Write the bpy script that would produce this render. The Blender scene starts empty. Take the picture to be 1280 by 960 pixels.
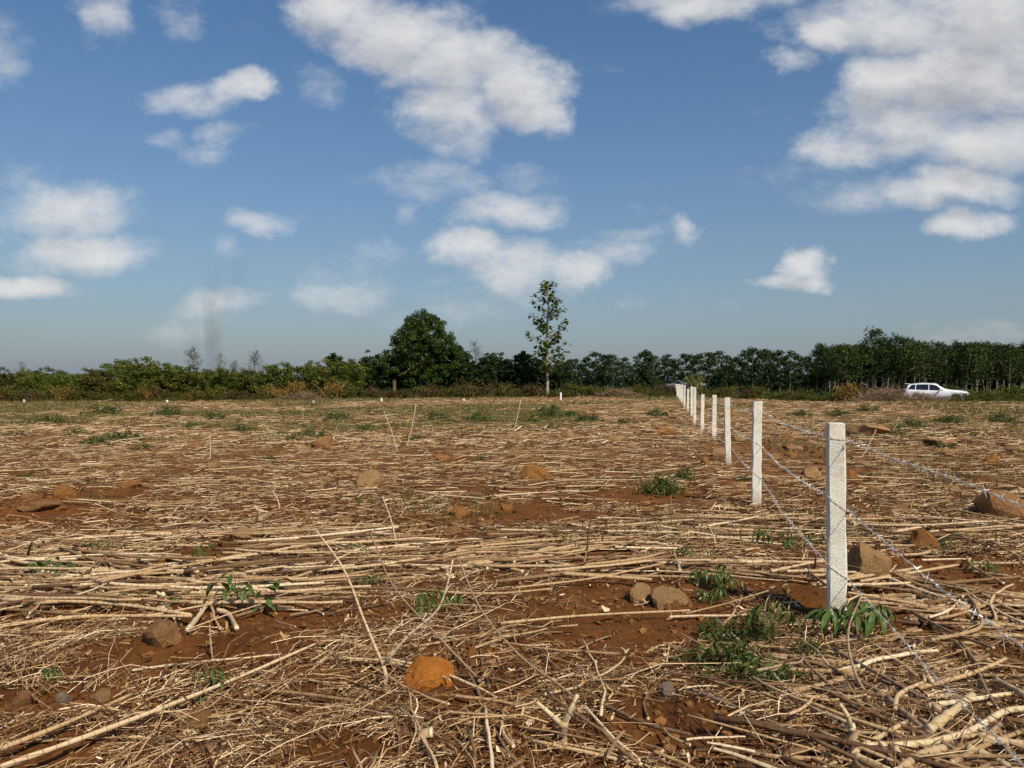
import bpy, bmesh, math, random
import numpy as np
from mathutils import Vector, Matrix, Quaternion, noise as mnoise

R = math.radians
scene = bpy.context.scene
C = scene.collection
FPX, CX, CY, CAMH = 961.0, 640.0, 481.0, 1.5      # focal length, image centre / horizon of the 1280 px photograph, eye height

# ------------------------------------------------------------------ camera
cd = bpy.data.cameras.new('camera'); cam = bpy.data.objects.new('camera', cd); C.objects.link(cam)
cd.sensor_width = 36; cd.lens = 36 * FPX / 1280; cd.shift_y = 1.0 / 1280
cd.clip_start = 0.05; cd.clip_end = 6000
cam.location = (0, 0, CAMH); cam.rotation_euler = (R(90), 0, 0)
scene.camera = cam

# ------------------------------------------------------------------ light
SUN_EL, SUN_AZ = R(46), R(147)                       # azimuth clockwise from +Y: behind the camera, to its right
sun_dir = Vector((math.sin(SUN_AZ) * math.cos(SUN_EL), math.cos(SUN_AZ) * math.cos(SUN_EL), math.sin(SUN_EL)))
sd = bpy.data.lights.new('sun', 'SUN'); sd.energy = 5.0; sd.angle = R(0.55); sd.color = (1.0, 0.915, 0.785)
sun = bpy.data.objects.new('sun', sd); C.objects.link(sun)
sun.rotation_euler = (-sun_dir).to_track_quat('-Z', 'Y').to_euler(); sun.location = (20, -30, 40)
scene.view_settings.view_transform = 'Standard'; scene.view_settings.look = 'None'
scene.view_settings.exposure = 0.0; scene.view_settings.gamma = 1.0
scene.view_settings.use_curve_mapping = False
scene.cycles.max_bounces = 6; scene.cycles.transparent_max_bounces = 8; scene.cycles.volume_bounces = 1

# clouds: (px, py, half width, half height, density) of the photograph, read as directions
CLOUDS = [
 (430,6,70,34,.85),(500,40,85,42,1),(575,80,80,46,1),(640,108,62,48,1.05),(672,140,40,28,.9),(556,142,62,40,.8),(590,170,40,24,.6),
 (405,104,42,20,.5),(540,228,62,26,.5),(635,262,72,24,.75),(665,225,30,14,.25),(240,118,52,20,.6),(300,104,36,20,.8),
 (222,176,36,16,.55),(262,190,42,18,.5),(286,165,28,18,.55),(125,20,36,28,.55),(228,14,20,24,.3),(2,84,24,40,.35),
 (75,262,95,34,.7),(10,236,50,26,.4),(95,312,84,25,.85),(40,358,68,17,.8),(328,283,46,14,.6),(272,313,26,12,.45),(262,376,55,16,.5),
 (235,402,50,14,.4),(440,332,46,18,.4),(452,370,60,18,.55),(560,386,72,18,.38),(500,268,20,12,.4),
 (585,316,46,26,.85),(650,336,72,30,.75),(724,340,42,24,.8),(762,318,46,15,.5),(845,295,20,17,.6),(790,298,34,10,.4),(791,373,24,11,.45),
 (645,362,90,16,.35),(872,-2,110,22,.8),(1034,44,44,24,.85),(984,76,28,16,.65),(1130,28,130,48,.95),(1235,30,110,74,1.05),
 (1100,112,66,40,1),(1195,110,110,46,1.05),(1140,165,84,34,.9),(1235,180,90,40,.95),(1050,190,54,20,.6),(970,216,60,18,.42),
 (1190,238,104,25,.95),(1210,284,46,15,.75),(1064,246,46,18,.4),(985,350,54,11,.8),(1006,332,30,20,.9),(1216,408,56,16,.35),(1375,70,90,60,.9),(1400,240,90,40,.8),(-90,300,90,40,.7),(-120,120,80,30,.5),(760,-70,120,40,.6),(250,-80,120,50,.6)]

def nd(t, typ, **kw):
    n = t.nodes.new(typ)
    for k, v in kw.items(): setattr(n, k, v)
    return n
def mth(t, op, a, b=None, clamp=False):
    n = nd(t, 'ShaderNodeMath', operation=op, use_clamp=clamp)
    for i, v in enumerate((a, b)):
        if v is None: continue
        if isinstance(v, (int, float)): n.inputs[i].default_value = v
        else: t.links.new(v, n.inputs[i])
    return n.outputs[0]
def sstep(t, v, a, b, lo=0.0, hi=1.0):
    n = nd(t, 'ShaderNodeMapRange', interpolation_type='SMOOTHSTEP')
    t.links.new(v, n.inputs[0])
    for i, x in zip((1, 2, 3, 4), (a, b, lo, hi)): n.inputs[i].default_value = x
    return n.outputs[0]
def tnoise(t, vec, scale, detail=5, rough=.55, dist=0, out=0):
    n = nd(t, 'ShaderNodeTexNoise'); n.inputs['Scale'].default_value = scale; n.inputs['Detail'].default_value = detail
    n.inputs['Roughness'].default_value = rough; n.inputs['Distortion'].default_value = dist
    if vec is not None: t.links.new(vec, n.inputs['Vector'])
    return n.outputs[out]
def mixc(t, f, a, b, blend='MIX'):
    n = nd(t, 'ShaderNodeMix', data_type='RGBA', blend_type=blend)
    for s, v in ((n.inputs[0], f), (n.inputs[6], a), (n.inputs[7], b)):
        if isinstance(v, (int, float)): s.default_value = v
        elif isinstance(v, tuple): s.default_value = (*v, 1)
        else: t.links.new(v, s)
    return n.outputs[2]

def cloud_group():
    g = bpy.data.node_groups.new('cloud_density', 'ShaderNodeTree')
    g.interface.new_socket('Vector', in_out='INPUT', socket_type='NodeSocketVector')
    g.interface.new_socket('Density', in_out='OUTPUT', socket_type='NodeSocketFloat')
    gi, go = nd(g, 'NodeGroupInput'), nd(g, 'NodeGroupOutput')
    v0 = gi.outputs[0]
    w = tnoise(g, v0, 6.0, 7, .62, out=1)
    s1 = nd(g, 'ShaderNodeVectorMath', operation='SUBTRACT'); g.links.new(w, s1.inputs[0]); s1.inputs[1].default_value = (.5, .5, .5)
    s2 = nd(g, 'ShaderNodeVectorMath', operation='MULTIPLY'); g.links.new(s1.outputs[0], s2.inputs[0]); s2.inputs[1].default_value = (.17, .085, 0)
    s3 = nd(g, 'ShaderNodeVectorMath', operation='ADD'); g.links.new(v0, s3.inputs[0]); g.links.new(s2.outputs[0], s3.inputs[1])
    v = s3.outputs[0]; tot = None
    for (px, py, a, b, s) in CLOUDS:
        if s < .7: s = max(.2, s * s / .7)                      # thin ones fade into the blue
        u0, v0_, ra, rb = (px - CX) / FPX, (CY - py) / FPX, a * 1.22 / FPX, b * 1.3 / FPX
        m = nd(g, 'ShaderNodeVectorMath', operation='MULTIPLY_ADD'); g.links.new(v, m.inputs[0])
        m.inputs[1].default_value = (1 / ra, 1 / rb, 0); m.inputs[2].default_value = (-u0 / ra, -v0_ / rb, 0)
        d = nd(g, 'ShaderNodeVectorMath', operation='DOT_PRODUCT'); g.links.new(m.outputs[0], d.inputs[0]); g.links.new(m.outputs[0], d.inputs[1])
        q = nd(g, 'ShaderNodeMath', operation='MULTIPLY_ADD'); g.links.new(d.outputs[1], q.inputs[0]); q.inputs[1].default_value = -s; q.inputs[2].default_value = s
        if tot is None: tot = q.outputs[0]
        else:
            x = nd(g, 'ShaderNodeMath', operation='SMOOTH_MAX'); g.links.new(tot, x.inputs[0]); g.links.new(q.outputs[0], x.inputs[1]); x.inputs[2].default_value = .12
            tot = x.outputs[0]
    tot = mth(g, 'MAXIMUM', tot, -.25)
    mp = nd(g, 'ShaderNodeMapping'); mp.inputs['Scale'].default_value = (1, 1.7, 1); g.links.new(v0, mp.inputs[0])
    n1 = mth(g, 'MULTIPLY', mth(g, 'SUBTRACT', tnoise(g, mp.outputs[0], 8, 10, .66), .5), 1.9)
    g.links.new(mth(g, 'ADD', mth(g, 'ADD', tot, n1), -.16), go.inputs[0])
    return g

world = bpy.data.worlds.new('World'); scene.world = world; world.use_nodes = True
t = world.node_tree; t.nodes.clear()
sky = nd(t, 'ShaderNodeTexSky', sky_type='NISHITA', sun_disc=False, sun_elevation=SUN_EL, sun_rotation=SUN_AZ)
sky.altitude = 0; sky.air_density = 1.0; sky.dust_density = 0.6; sky.ozone_density = 1.6
bg1 = nd(t, 'ShaderNodeBackground'); bg1.inputs[1].default_value = 0.10
geo = nd(t, 'ShaderNodeTexCoord'); sp = nd(t, 'ShaderNodeSeparateXYZ'); t.links.new(geo.outputs['Generated'], sp.inputs[0])
hs = nd(t, 'ShaderNodeHueSaturation'); hs.inputs['Saturation'].default_value = 1.26; hs.inputs['Value'].default_value = 1.08; t.links.new(sky.outputs[0], hs.inputs['Color'])
el = mth(t, 'MAXIMUM', sp.outputs[2], 0.0)
hz = mth(t, 'MULTIPLY', mth(t, 'POWER', 2.718, mth(t, 'MULTIPLY', el, -4.6)), .96)      # dusty air thickening towards the horizon, the same all round
t.links.new(mixc(t, hz, hs.outputs[0], (2.0, 2.46, 3.08)), bg1.inputs[0])
world.cycles.sampling_method = 'MANUAL'; world.cycles.sample_map_resolution = 256
yy = mth(t, 'MAXIMUM', sp.outputs[1], .12)
cb = nd(t, 'ShaderNodeCombineXYZ'); t.links.new(mth(t, 'DIVIDE', sp.outputs[0], yy), cb.inputs[0]); t.links.new(mth(t, 'DIVIDE', sp.outputs[2], yy), cb.inputs[1])
cg = cloud_group()
def dens(off):
    g = nd(t, 'ShaderNodeGroup', node_tree=cg)
    a = nd(t, 'ShaderNodeVectorMath', operation='ADD'); t.links.new(cb.outputs[0], a.inputs[0]); a.inputs[1].default_value = off
    t.links.new(a.outputs[0], g.inputs[0]); return g.outputs[0]
d0, d1 = dens((0, 0, 0)), dens((.012, .032, 0))
# the rest of the sky carries the same kind of broken cumulus
mp = nd(t, 'ShaderNodeMapping'); mp.inputs['Scale'].default_value = (1, 1, 2.2); t.links.new(geo.outputs['Generated'], mp.inputs[0])
gen = sstep(t, tnoise(t, mp.outputs[0], 3.0, 7, .58), .54, .74)
front = sstep(t, sp.outputs[1], .5, .62)
alpha = mth(t, 'ADD', mth(t, 'MULTIPLY', sstep(t, d0, -.28, .92, 0, .92), front), mth(t, 'MULTIPLY', gen, mth(t, 'SUBTRACT', 1.0, front)))
alpha = mth(t, 'MULTIPLY', alpha, sstep(t, sp.outputs[2], -.02, .12, .4, 1.0))
lit = sstep(t, d1, .15, 1.5, 1.0, 0.0)
bg2 = nd(t, 'ShaderNodeBackground'); bg2.inputs[1].default_value = 1.0
t.links.new(mixc(t, lit, (.36, .37, .40), (.76, .755, .745)), bg2.inputs[0])
ms = nd(t, 'ShaderNodeMixShader'); t.links.new(alpha, ms.inputs[0]); t.links.new(bg1.outputs[0], ms.inputs[1]); t.links.new(bg2.outputs[0], ms.inputs[2])
wo = nd(t, 'ShaderNodeOutputWorld'); t.links.new(ms.outputs[0], wo.inputs[0])

# ------------------------------------------------------------------ helpers: noise, terrain, pixels
rng = np.random.default_rng(11); random.seed(5)
def _h(ix, iy, s):
    n = (ix.astype(np.int64) * 374761393 + iy.astype(np.int64) * 668265263 + s * 1274126177) & 0xffffffff
    n = ((n ^ (n >> 13)) * 1274126177) & 0xffffffff
    return ((n ^ (n >> 16)) & 0xffff) / 65535.0
def vn(x, y, s=0):
    ix, iy = np.floor(x), np.floor(y); fx, fy = x - ix, y - iy
    fx, fy = fx * fx * (3 - 2 * fx), fy * fy * (3 - 2 * fy)
    a, b, c, d = _h(ix, iy, s), _h(ix + 1, iy, s), _h(ix, iy + 1, s), _h(ix + 1, iy + 1, s)
    return (a * (1 - fx) + b * fx) * (1 - fy) + (c * (1 - fx) + d * fx) * fy
def fbm(x, y, s=0, o=4):
    r, a, tt = 0, 1.0, 0
    for k in range(o):
        r = r + a * vn(x * 2 ** k + 17.3 * k, y * 2 ** k - 9.1 * k, s + k); tt += a; a *= .5
    return r / tt
def ss(a, b, v):
    q = np.clip((v - a) / (b - a), 0, 1); return q * q * (3 - 2 * q)
def flat(px, py): d = CAMH * FPX / (py - CY); return (px - CX) / FPX * d, d
# soil mounds: px, py, rx, ry (metres), height
MOUNDS = [(*flat(1000, 752), .30, .22, .10), (*flat(45, 640), .7, .30, .14), (*flat(300, 815), .36, .16, .07), (*flat(90, 905), .3, .16, .05),
          (*flat(1095, 725), .25, .2, .06), (*flat(1262, 640), .35, .25, .08), (*flat(200, 812), .22, .16, .06), (*flat(880, 560), .8, .5, .12),
          (*flat(1180, 560), .8, .5, .15), (*flat(905, 545), .9, .6, .12)]
# bare soil: px, py, half width px, half height px
BARE = [(285,690,55,14),(310,812,75,22),(200,822,70,22),(770,785,75,20),(870,775,50,18),(1150,715,70,14),(90,880,70,16),(60,632,70,14),(850,905,70,28),
        (1010,745,40,22),(1150,785,40,14),(1250,830,34,16),(430,945,60,22),(550,870,40,18),(640,640,70,10),(800,620,60,8),(60,945,60,20),(960,560,50,8),(660,770,60,10),(350,780,40,10)]
BARE = [(*flat(a, b), 1.2 * c / FPX * flat(a, b)[1], 1.2 * abs(flat(a, b - d)[1] - flat(a, b + d)[1]) / 2) for a, b, c, d in BARE]
def H(x, y):
    x, y = np.asarray(x, float), np.asarray(y, float)
    lf = .45 + .55 * ss(-30, -4, x)
    z = .30 * ss(24, 55, y) * lf - .30 * ss(52, 60, y) * ss(18, 26, x)
    nearw = 1 - ss(14, 40, y)
    z = z + .10 * (fbm(x * .22, y * .22, 3, 2) - .5) * ss(6, 16, y)
    z = z + (.085 * (fbm(x * 1.1, y * 1.7, 5, 3) - .5) + .05 * (fbm(x * 4.5, y * 5.5, 9, 3) - .5) + .030 * (fbm(x * 15, y * 15, 21, 2) - .5)) * (.25 + .75 * nearw)
    for mx, my, rx, ry, mh in MOUNDS:
        z = z + mh * np.exp(-((x - mx) / rx) ** 2 - ((y - my) / ry) ** 2)
    return z
def Hs(x, y): return float(H(np.array([x]), np.array([y]))[0])
def bare(x, y):
    m = np.zeros_like(x)
    for bx, by, rx, ry in BARE:
        m = np.maximum(m, np.exp(-(((x - bx) / rx) ** 2 + ((y - by) / ry) ** 2) ** 1.5))
    return m
def G(px, py, dz=0.0):                                # ground point seen at a pixel (dz above the soil)
    d = CAMH * FPX / (py - CY)
    for _ in range(6):
        x = (px - CX) / FPX * d
        d = .5 * d + .5 * (CAMH - Hs(x, d) - dz) * FPX / (py - CY)
    x = (px - CX) / FPX * d
    return Vector((x, d, Hs(x, d) + dz))
def A(px, py, d): return Vector(((px - CX) / FPX * d, d, CAMH - (py - CY) / FPX * d))   # point at a known depth
def AX(px, d): return (px - CX) / FPX * d

# ------------------------------------------------------------------ helpers: meshes and objects
def mesh(name, V, F, mats, tint=None, along=None, smooth=False):
    """V (n,3); F list of face arrays of any width; tint per face; along per vertex"""
    me = bpy.data.meshes.new(name)
    V = np.asarray(V, np.float32); F = [np.asarray(f, np.int32) for f in F if len(f)]
    me.vertices.add(len(V)); me.vertices.foreach_set('co', V.ravel())
    loops = np.concatenate([f.ravel() for f in F]); cnt = np.concatenate([np.full(len(f), f.shape[1], np.int32) for f in F])
    start = np.concatenate([[0], np.cumsum(cnt)[:-1]]).astype(np.int32)
    me.loops.add(len(loops)); me.loops.foreach_set('vertex_index', loops)
    me.polygons.add(len(cnt)); me.polygons.foreach_set('loop_start', start); me.polygons.foreach_set('loop_total', cnt)
    me.polygons.foreach_set('use_smooth', np.full(len(cnt), smooth))
    if tint is not None: a = me.attributes.new('tint', 'FLOAT', 'FACE'); a.data.foreach_set('value', np.asarray(tint, np.float32))
    if along is not None: a = me.attributes.new('along', 'FLOAT', 'POINT'); a.data.foreach_set('value', np.asarray(along, np.float32))
    for m in (mats if isinstance(mats, (list, tuple)) else [mats]): me.materials.append(m)
    me.update(); me.validate(); return me
def tubes(P, Rd, sides=5, caps=True, tint=None, along0=None):
    """P (N,K,3) centre lines, Rd (N,K) radii -> V, F, tint, along"""
    P = np.asarray(P, float); Rd = np.asarray(Rd, float); N, K, _ = P.shape
    T = np.gradient(P, axis=1); T /= np.linalg.norm(T, axis=2, keepdims=True) + 1e-12
    mean = P[:, -1] - P[:, 0]; mean /= np.linalg.norm(mean, axis=1, keepdims=True) + 1e-12
    ref = np.where(np.abs(mean[:, 2:3]) > .8, np.array([[1.0, .13, 0]]), np.array([[0, .0, 1.0]]))[:, None, :]
    S = np.cross(T, np.broadcast_to(ref, T.shape)); S /= np.linalg.norm(S, axis=2, keepdims=True) + 1e-12
    U = np.cross(S, T)
    an = np.arange(sides) / sides * 2 * math.pi
    V = P[:, :, None, :] + Rd[:, :, None, None] * (np.cos(an)[None, None, :, None] * S[:, :, None, :] + np.sin(an)[None, None, :, None] * U[:, :, None, :])
    idx = np.arange(N * K * sides).reshape(N, K, sides)
    a, b = idx[:, :-1], idx[:, 1:]
    q = np.stack([a, np.roll(a, -1, 2), np.roll(b, -1, 2), b], -1).reshape(-1, 4)
    F = [q]; tt = np.repeat(np.zeros(N) if tint is None else tint, (K - 1) * sides); TT = [tt]
    if caps:
        c = np.concatenate([idx[:, 0, ::-1], idx[:, -1, :]]); F.append(c); TT.append(np.full(len(c), 1.0))
    al = np.concatenate([np.zeros((N, 1)), np.cumsum(np.linalg.norm(np.diff(P, axis=1), axis=2), 1)], 1)
    if along0 is not None: al = al + along0[:, None]
    return V.reshape(-1, 3), F, np.concatenate(TT), np.repeat(al.ravel(), sides)
def joinm(parts):
    V, F3, T, Al, o = [], {}, {}, [], 0
    for v, F, tt, al in parts:
        k = 0
        for f in F:
            F3.setdefault(f.shape[1], []).append(f + o); T.setdefault(f.shape[1], []).append(tt[k:k + len(f)]); k += len(f)
        V.append(v); Al.append(al); o += len(v)
    ks = sorted(F3)
    return np.concatenate(V), [np.concatenate(F3[k]) for k in ks], np.concatenate([np.concatenate(T[k]) for k in ks]), np.concatenate(Al)
def tag(o, label=None, cat=None, group=None, kind=None):
    for k, v in (('label', label), ('category', cat), ('group', group), ('kind', kind)):
        if v: o[k] = v
    return o
def obj(name, me, parent=None, loc=None, rot=None, scale=None):
    o = bpy.data.objects.new(name, me); C.objects.link(o)
    if parent is not None: o.parent = parent
    if loc is not None: o.location = loc
    if rot is not None: o.rotation_euler = rot
    if scale is not None: o.scale = (scale,) * 3 if isinstance(scale, (int, float)) else scale
    return o
def bmm(name, bm, m, smooth=False):
    me = bpy.data.meshes.new(name); bm.to_mesh(me); bm.free()
    for p in me.polygons: p.use_smooth = smooth
    for q in (m if isinstance(m, (list, tuple)) else [m]): me.materials.append(q)
    return me
def curve_pts(pts, n, rad=None):
    """Catmull-Rom through 3-D points"""
    p = [Vector(q) for q in pts]; p = [p[0] * 2 - p[1]] + p + [p[-1] * 2 - p[-2]]; out = []; m = len(pts) - 1
    for i in range(n):
        s = i / (n - 1) * m; k = min(int(s), m - 1); f = s - k; a, b, c, d = p[k:k + 4]
        out.append(.5 * ((2 * b) + (c - a) * f + (2 * a - 5 * b + 4 * c - d) * f * f + (3 * b - a - 3 * c + d) * f ** 3))
    return np.array([list(q) for q in out])

# ------------------------------------------------------------------ materials
def mat(name):
    m = bpy.data.materials.new(name); m.use_nodes = True; tr = m.node_tree
    return m, tr, tr.nodes['Principled BSDF'], nd(tr, 'ShaderNodeTexCoord')
def ramp(tr, fac, stops):
    n = nd(tr, 'ShaderNodeValToRGB'); e = n.color_ramp.elements
    while len(e) < len(stops): e.new(.5)
    for i, (p, c) in enumerate(stops): e[i].position = p; e[i].color = (*c, 1)
    tr.links.new(fac, n.inputs[0]); return n.outputs[0]
def bump(tr, b, h, strength=.5, dist=.02):
    n = nd(tr, 'ShaderNodeBump'); n.inputs['Strength'].default_value = strength; n.inputs['Distance'].default_value = dist
    tr.links.new(h, n.inputs['Height']); tr.links.new(n.outputs[0], b.inputs['Normal'])
def attr(tr, name): return nd(tr, 'ShaderNodeAttribute', attribute_name=name).outputs['Fac']
def simple(name, col, rough=.6, metal=0, var=.15, scale=8, bstr=0, bdist=.005, spec=.4):
    m, tr, b, tc = mat(name)
    n = tnoise(tr, tc.outputs['Object'], scale, 6, .6)
    c1 = tuple(max(0, x * (1 - var)) for x in col); c2 = tuple(min(1, x * (1 + var)) for x in col)
    tr.links.new(ramp(tr, n, [(.3, c1), (.7, c2)]), b.inputs['Base Color'])
    b.inputs['Roughness'].default_value = rough; b.inputs['Metallic'].default_value = metal; b.inputs['Specular IOR Level'].default_value = spec
    if bstr: bump(tr, b, n, bstr, bdist)
    return m
def leafmat(name, dark, mid, light, rough=.5, trans=.3, oscale=1.2, spec=.22):
    m, tr, b, tc = mat(name)
    f = mth(tr, 'ADD', mth(tr, 'MULTIPLY', attr(tr, 'tint'), .75), mth(tr, 'MULTIPLY', tnoise(tr, tc.outputs['Object'], oscale, 3), .35))
    col = ramp(tr, f, [(.15, dark), (.5, mid), (.95, light)])
    tr.links.new(col, b.inputs['Base Color']); b.inputs['Roughness'].default_value = rough; b.inputs['Specular IOR Level'].default_value = spec
    tb = nd(tr, 'ShaderNodeBsdfTranslucent'); tr.links.new(col, tb.inputs[0])
    mx = nd(tr, 'ShaderNodeMixShader'); mx.inputs[0].default_value = trans
    tr.links.new(b.outputs[0], mx.inputs[1]); tr.links.new(tb.outputs[0], mx.inputs[2])
    tr.links.new(mx.outputs[0], tr.nodes['Material Output'].inputs[0]); return m
def stalkmat(name, stops, rings=True, rough=.75):
    m, tr, b, tc = mat(name)
    oi = nd(tr, 'ShaderNodeObjectInfo')
    n = tnoise(tr, tc.outputs['Object'], 26, 5, .65)
    f = mth(tr, 'ADD', attr(tr, 'tint'), mth(tr, 'MULTIPLY', mth(tr, 'SUBTRACT', n, .5), .5))
    col = ramp(tr, f, stops)
    if rings:
        al = attr(tr, 'along')
        w = mth(tr, 'ADD', al, mth(tr, 'MULTIPLY', tnoise(tr, tc.outputs['Object'], 8, 2), .05))
        fr = mth(tr, 'FRACT', mth(tr, 'MULTIPLY', w, 21.0))
        rg = sstep(tr, fr, .0, .17, 1, 0)
        col = mixc(tr, mth(tr, 'MULTIPLY', rg, .62), col, (.10, .062, .036))
        bump(tr, b, mth(tr, 'ADD', mth(tr, 'MULTIPLY', rg, .8), n), .5, .004)
    tr.links.new(col, b.inputs['Base Color']); b.inputs['Roughness'].default_value = rough; b.inputs['Specular IOR Level'].default_value = .25
    return m
M = {}
# soil: red-brown laterite, far off strewn with straw and weeds too fine to build
m, tr, b, tc = mat('soil'); M['soil'] = m
gp = nd(tr, 'ShaderNodeNewGeometry').outputs['Position']; sx = nd(tr, 'ShaderNodeSeparateXYZ'); tr.links.new(gp, sx.inputs[0])
n1 = tnoise(tr, gp, 2.2, 6, .6); n2 = tnoise(tr, gp, 38, 8, .7)
soil = ramp(tr, mth(tr, 'ADD', mth(tr, 'MULTIPLY', n1, .55), mth(tr, 'MULTIPLY', n2, .45)), [(.3, (.068, .022, .006)), (.5, (.165, .060, .014)), (.68, (.285, .122, .036))])
mp = nd(tr, 'ShaderNodeMapping'); mp.inputs['Scale'].default_value = (1.0, 2.6, 1); tr.links.new(gp, mp.inputs[0])
st = tnoise(tr, mp.outputs[0], 3.0, 9, .72); st2 = tnoise(tr, gp, .35, 5, .6)
straw = ramp(tr, st, [(.36, (.090, .042, .014)), (.5, (.24, .140, .054)), (.64, (.50, .35, .165))])
farf = sstep(tr, sx.outputs[1], 9, 30, 0, .85)
col = mixc(tr, mth(tr, 'MULTIPLY', farf, sstep(tr, st2, .25, .55, .55, 1)), soil, straw)
wd = tnoise(tr, gp, .22, 6, .62); wd2 = tnoise(tr, mp.outputs[0], 1.6, 7, .7)
gm = mth(tr, 'MULTIPLY', mth(tr, 'MULTIPLY', sstep(tr, wd, .42, .62), sstep(tr, wd2, .42, .58)), sstep(tr, sx.outputs[1], 12, 40, 0, .85))
gm = mth(tr, 'MULTIPLY', gm, sstep(tr, sx.outputs[0], 10, -8, .5, 1.0))
col = mixc(tr, gm, col, (.105, .105, .027))
# beyond the field edge: leaf mould and ground cover
ed = mth(tr, 'ADD', mth(tr, 'ADD', sx.outputs[1], -74.0), mth(tr, 'ADD', mth(tr, 'MULTIPLY', mth(tr, 'ABSOLUTE', sx.outputs[0]), .40), mth(tr, 'MULTIPLY', wd, 3.0)))
col = mixc(tr, sstep(tr, ed, 1.0, 4.5), col, ramp(tr, wd2, [(.35, (.022, .020, .009)), (.6, (.045, .048, .014))]))
tr.links.new(col, b.inputs['Base Color']); b.inputs['Roughness'].default_value = .95; b.inputs['Specular IOR Level'].default_value = .12
bump(tr, b, mth(tr, 'ADD', n2, mth(tr, 'MULTIPLY', tnoise(tr, gp, 110, 4, .7), .5)), .9, .03)
m, tr, b, tc = mat('clod'); M['clod'] = m
n = tnoise(tr, tc.outputs['Object'], 30, 6, .7)
tr.links.new(ramp(tr, mth(tr, 'ADD', mth(tr, 'MULTIPLY', n, .6), mth(tr, 'MULTIPLY', attr(tr, 'tint'), .4)), [(.25, (.065, .024, .007)), (.5, (.15, .062, .016)), (.75, (.26, .125, .04))]), b.inputs['Base Color'])
b.inputs['Roughness'].default_value = .95; b.inputs['Specular IOR Level'].default_value = .12; bump(tr, b, n, .8, .01)
M['straw'] = stalkmat('straw', [(0, (.060, .020, .007)), (.33, (.165, .073, .024)), (.6, (.38, .220, .088)), (1, (.80, .615, .37))], rings=False)
M['stalk'] = stalkmat('stalk', [(0, (.095, .046, .021)), (.3, (.215, .122, .053)), (.6, (.46, .302, .150)), (1, (.74, .58, .37))])
M['twig'] = stalkmat('twig', [(0, (.10, .058, .034)), (.4, (.25, .165, .098)), (.75, (.39, .275, .17)), (1, (.55, .43, .30))])
M['yellow_stalk'] = stalkmat('yellow_stalk', [(0, (.20, .12, .05)), (.35, (.36, .24, .125)), (.7, (.53, .39, .215)), (1, (.72, .6, .4))])
M['cassava'] = leafmat('cassava_leaf', (.026, .050, .010), (.062, .110, .020), (.15, .20, .045), .42, .25, 9)
M['olive'] = leafmat('olive_leaf', (.03, .045, .012), (.075, .095, .02), (.16, .16, .04), .5, .25, 9)
M['weed'] = leafmat('weed_leaf', (.032, .05, .011), (.072, .10, .02), (.15, .17, .045), .55, .3, 6)
M['grass'] = leafmat('grass_blade', (.04, .052, .010), (.115, .120, .026), (.28, .23, .08), .6, .3, 1)
M['lime'] = leafmat('lime_leaf', (.07, .08, .015), (.17, .18, .035), (.30, .29, .07), .5, .3, 2)
M['dry'] = leafmat('dry_leaf', (.08, .045, .010), (.22, .135, .028), (.38, .255, .065), .7, .25, 2)
M['brown'] = leafmat('brown_leaf', (.03, .020, .009), (.08, .050, .018), (.17, .11, .04), .7, .2, 2)
M['pale_grass'] = leafmat('pale_grass', (.22, .15, .07), (.40, .30, .15), (.55, .44, .25), .7, .25, 2)
M['bush'] = leafmat('bush_leaf', (.025, .040, .005), (.085, .108, .011), (.20, .20, .028), .5, .28, .9)
M['bush2'] = leafmat('bush_leaf_olive', (.030, .034, .007), (.088, .088, .014), (.18, .155, .03), .5, .28, .9)
M['dark'] = leafmat('dark_leaf', (.008, .020, .004), (.022, .046, .008), (.050, .080, .014), .42, .22, .7)
M['big'] = leafmat('big_tree_leaf', (.014, .030, .004), (.040, .070, .007), (.095, .125, .016), .42, .25, .7)
M['rubber'] = leafmat('rubber_leaf', (.010, .022, .005), (.024, .046, .008), (.058, .086, .015), .40, .22, .7)
M['plant'] = leafmat('plantation_leaf', (.011, .023, .004), (.033, .057, .007), (.092, .112, .016), .42, .22, .6)
M['teak'] = leafmat('teak_leaf', (.032, .052, .006), (.090, .130, .016), (.19, .21, .035), .5, .3, .8)
M['wisp'] = leafmat('wispy_leaf', (.035, .04, .025), (.075, .08, .045), (.13, .13, .08), .7, .3, 1)
M['bark'] = simple('bark', (.19, .155, .115), .9, 0, .4, 9, .6, .02, .15)
M['pale_bark'] = simple('pale_bark', (.36, .31, .24), .85, 0, .3, 9, .5, .01, .15)
M['smoke_bark'] = simple('dry_branch', (.17, .15, .13), .9, 0, .3, 6, .3, .01, .15)
m, tr, b, tc = mat('concrete'); M['concrete'] = m
n = tnoise(tr, tc.outputs['Object'], 7, 6, .65); n2 = tnoise(tr, tc.outputs['Object'], 90, 4, .7)
vo = nd(tr, 'ShaderNodeTexVoronoi'); vo.inputs['Scale'].default_value = 75; tr.links.new(tc.outputs['Object'], vo.inputs['Vector'])
pit = sstep(tr, vo.outputs[0], .10, .24)
colr = ramp(tr, mth(tr, 'ADD', mth(tr, 'MULTIPLY', n, .7), mth(tr, 'MULTIPLY', n2, .3)), [(.3, (.58, .535, .42)), (.5, (.76, .72, .60)), (.72, (.85, .82, .72))])
sz = nd(tr, 'ShaderNodeSeparateXYZ'); tr.links.new(tc.outputs['Object'], sz.inputs[0])
colr = mixc(tr, mth(tr, 'MULTIPLY', sstep(tr, mth(tr, 'ADD', sz.outputs[2], mth(tr, 'MULTIPLY', n, .2)), .10, .30, 1, 0), .65), colr, (.26, .165, .085))
oi = nd(tr, 'ShaderNodeObjectInfo'); wv = tnoise(tr, tc.outputs['Object'], 3.2, 5, .7)
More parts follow.
